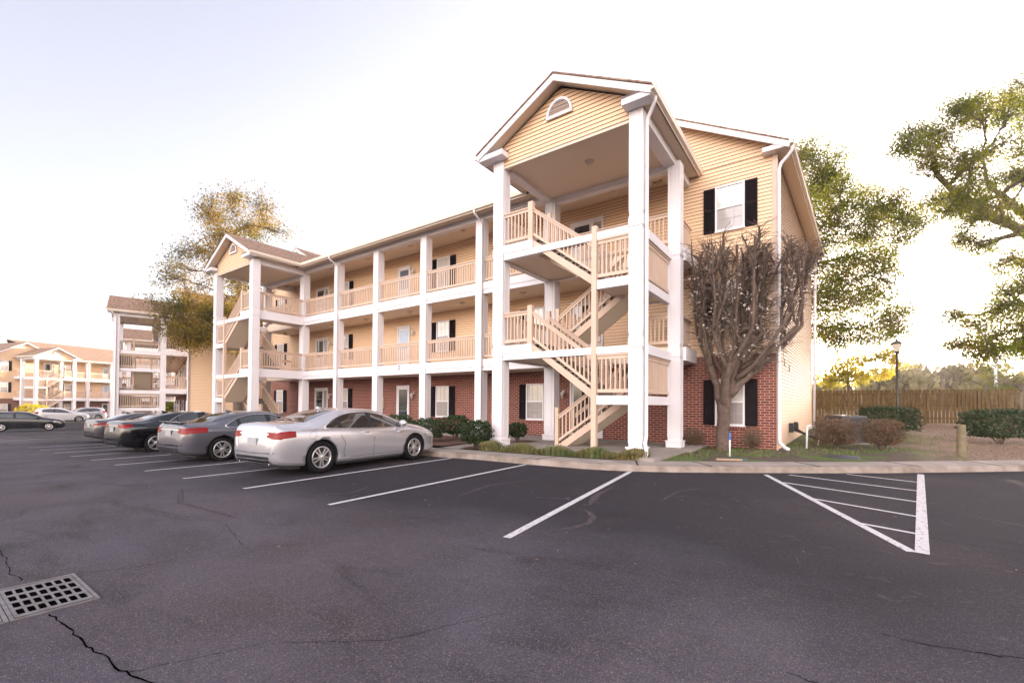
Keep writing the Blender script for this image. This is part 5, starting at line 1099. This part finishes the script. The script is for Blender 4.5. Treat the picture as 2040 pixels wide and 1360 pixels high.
for i,(y,z_,lab) in enumerate(((17.1,2.95,'small dark wall bracket on the end wall, higher of two'),(18.3,2.85,'small dark wall bracket on the end wall, lower of two'))):
    b = MB(); b.box(0,.03,-.012,.012,-.11,.11); b.box(0,.05,-.03,.03,.09,.11); b.box(0,.05,-.03,.03,-.11,-.09); o = b.build('wall_bracket',M['metal']); tag(o,lab,'bracket','brackets on the end wall'); o.location = (WXY(y)+.02,y,z_)
# stake, board, valve cover
b = MB(); b.smooth = True; b.tube([(0,0,-.1),(0,0,.62)],.018,8); o = b.build('marker_stake',M['pvc']); tag(o,'thin white stake with blue tape standing before the pear tree','stake'); o.location = (-2.13,12.7,.18)
b = MB(); b.smooth = True; b.lathe([(.019,.46),(.024,.48),(.022,.55),(.02,.62),(.01,.66)],10); b.prism([(.0,-.002,.48),(.03,-.002,.45),(.035,-.002,.52),(.015,-.002,.58)],(0,.006,0)); b.build('blue_tape',M['blue'],o)
b = MB(); b.box(-.32,.32,-.035,.035,0,.05); o = b.build('timber_offcut',M['ironbrown']); tag(o,'short timber board lying at the sidewalk edge below the stake','board'); o.location = (-2.05,12.12,.17); o.rotation_euler = (0,.02,.65)
b = MB(); b.smooth = True; b.lathe([(0,.03),(.22,.025),(.26,0),(.27,-.05)],20); o = b.build('valve_cover',M['green']); tag(o,'dark green round ground cover behind the timber board','ground cover'); o.location = (-1.95,12.55,.19)
b = MB(); b.smooth = True; b.lathe([(0,.02),(.36,.015),(.40,-.04)],24); o = b.build('manhole_cover',M['condgrey']); tag(o,'flat dark round lid in the grass in front of the russet shrubs','ground cover'); o.location = (.25,14.85,.20)
# drain grate
def grate(x0,x1,y0,y1,label):
    root = empty('drain_grate',((x0+x1)/2,(y0+y1)/2,0),0,label,'drain grate','drain grates set in the asphalt'); ox,oy = (x0+x1)/2,(y0+y1)/2
    b = MB(); f = .022
    for a in ((x0,x1,y0,y0+f),(x0,x1,y1-f,y1),(x0,x0+f,y0+f,y1-f),(x1-f,x1,y0+f,y1-f)): b.box(a[0]-ox,a[1]-ox,a[2]-oy,a[3]-oy,-.02,.010)
    b.build('rim',M['castiron'],root)
    X0,X1,Y0,Y1 = x0+f+.008,x1-f-.03,y0+f+.004,y1-f-.004; nx,ny = 4,7; cw = (X1-X0)/(nx+.35); ch = (Y1-Y0)/(ny+.5); b = MB(); hw,hh = cw*.36,ch*.36
    xs_ = [X0]+[v for i in range(nx) for v in (X0+cw*(i+.675)-hw,X0+cw*(i+.675)+hw)]+[X1]; ys_ = [Y0]+[v for j in range(ny) for v in (Y0+ch*(j+.75)-hh,Y0+ch*(j+.75)+hh)]+[Y1]
    for i in range(len(xs_)-1):
        for j in range(len(ys_)-1):
            if i%2 and j%2: continue
            b.box(xs_[i]-ox,xs_[i+1]-ox,ys_[j]-oy,ys_[j+1]-oy,-.02,.006)
    for i in range(1,len(xs_)-1,2):
        for j in range(1,len(ys_)-1,2):
            r_ = .008
            for sx,sy in ((0,0),(1,0),(0,1),(1,1)):
                cx = (xs_[i+1] if sx else xs_[i])-ox; cy = (ys_[j+1] if sy else ys_[j])-oy; dx = -r_ if sx else r_; dy = -r_ if sy else r_
                pts = [(cx,cy,-.02),(cx+dx,cy,-.02),(cx,cy+dy,-.02)]; b.prism(pts,(0,0,.0258))
    b.build('grating',M['castiron'],root)
    b = MB(); b.box(x0-ox+.01,x1-ox-.01,y0-oy+.01,y1-oy-.01,-.019,.0045-.001); b.build('pit',M['dark'],root)
grate(-5.40,-4.57,.52,.985,'square holed metal drain grate with rusty edge in the asphalt'); grate(-5.40,-4.57,.05,.515,'drain grate cut by the left frame edge, joined to the full one')
# electrical boxes by the middle building
for i,(px,py,f,sx,sz,lab) in enumerate(((392,815,27.5,.55,.9,'beige utility cabinet standing behind the black sedan roof'),)):
    b0 = at(px,py,33); b = MB(); b.box(-.6,.6,-.4,.4,-.3,1.0); b.box(-.62,.62,-.42,.42,1.0,1.06); b.box(-.02,.02,-.41,-.4,0,.95); o = b.build('utility_cabinet',M['beigebox']); tag(o,lab,'utility cabinet'); o.location = (b0.x,b0.y,-.5); o.rotation_euler = (0,0,-.28)

# ------------------------------------------------------------------ haze: the air itself, one closed even volume round the whole scene
b = MB(); b.box(-400,400,-400,400,-2.6,32); hzo = b.build('haze',None if False else mat('haze_air',(1,1,1)),kind='stuff',label='thin bright morning haze in the air toward the low sun',cat='haze')
hm = bpy.data.materials['haze_air']; ht = hm.node_tree; ht.nodes.remove(ht.nodes['Principled BSDF']); pv = ht.nodes.new('ShaderNodeVolumePrincipled')
pv.inputs['Color'].default_value = (1,.93,.86,1); pv.inputs['Density'].default_value = .00055; pv.inputs['Anisotropy'].default_value = .55; ht.links.new(pv.outputs[0], ht.nodes['Material Output'].inputs['Volume'])
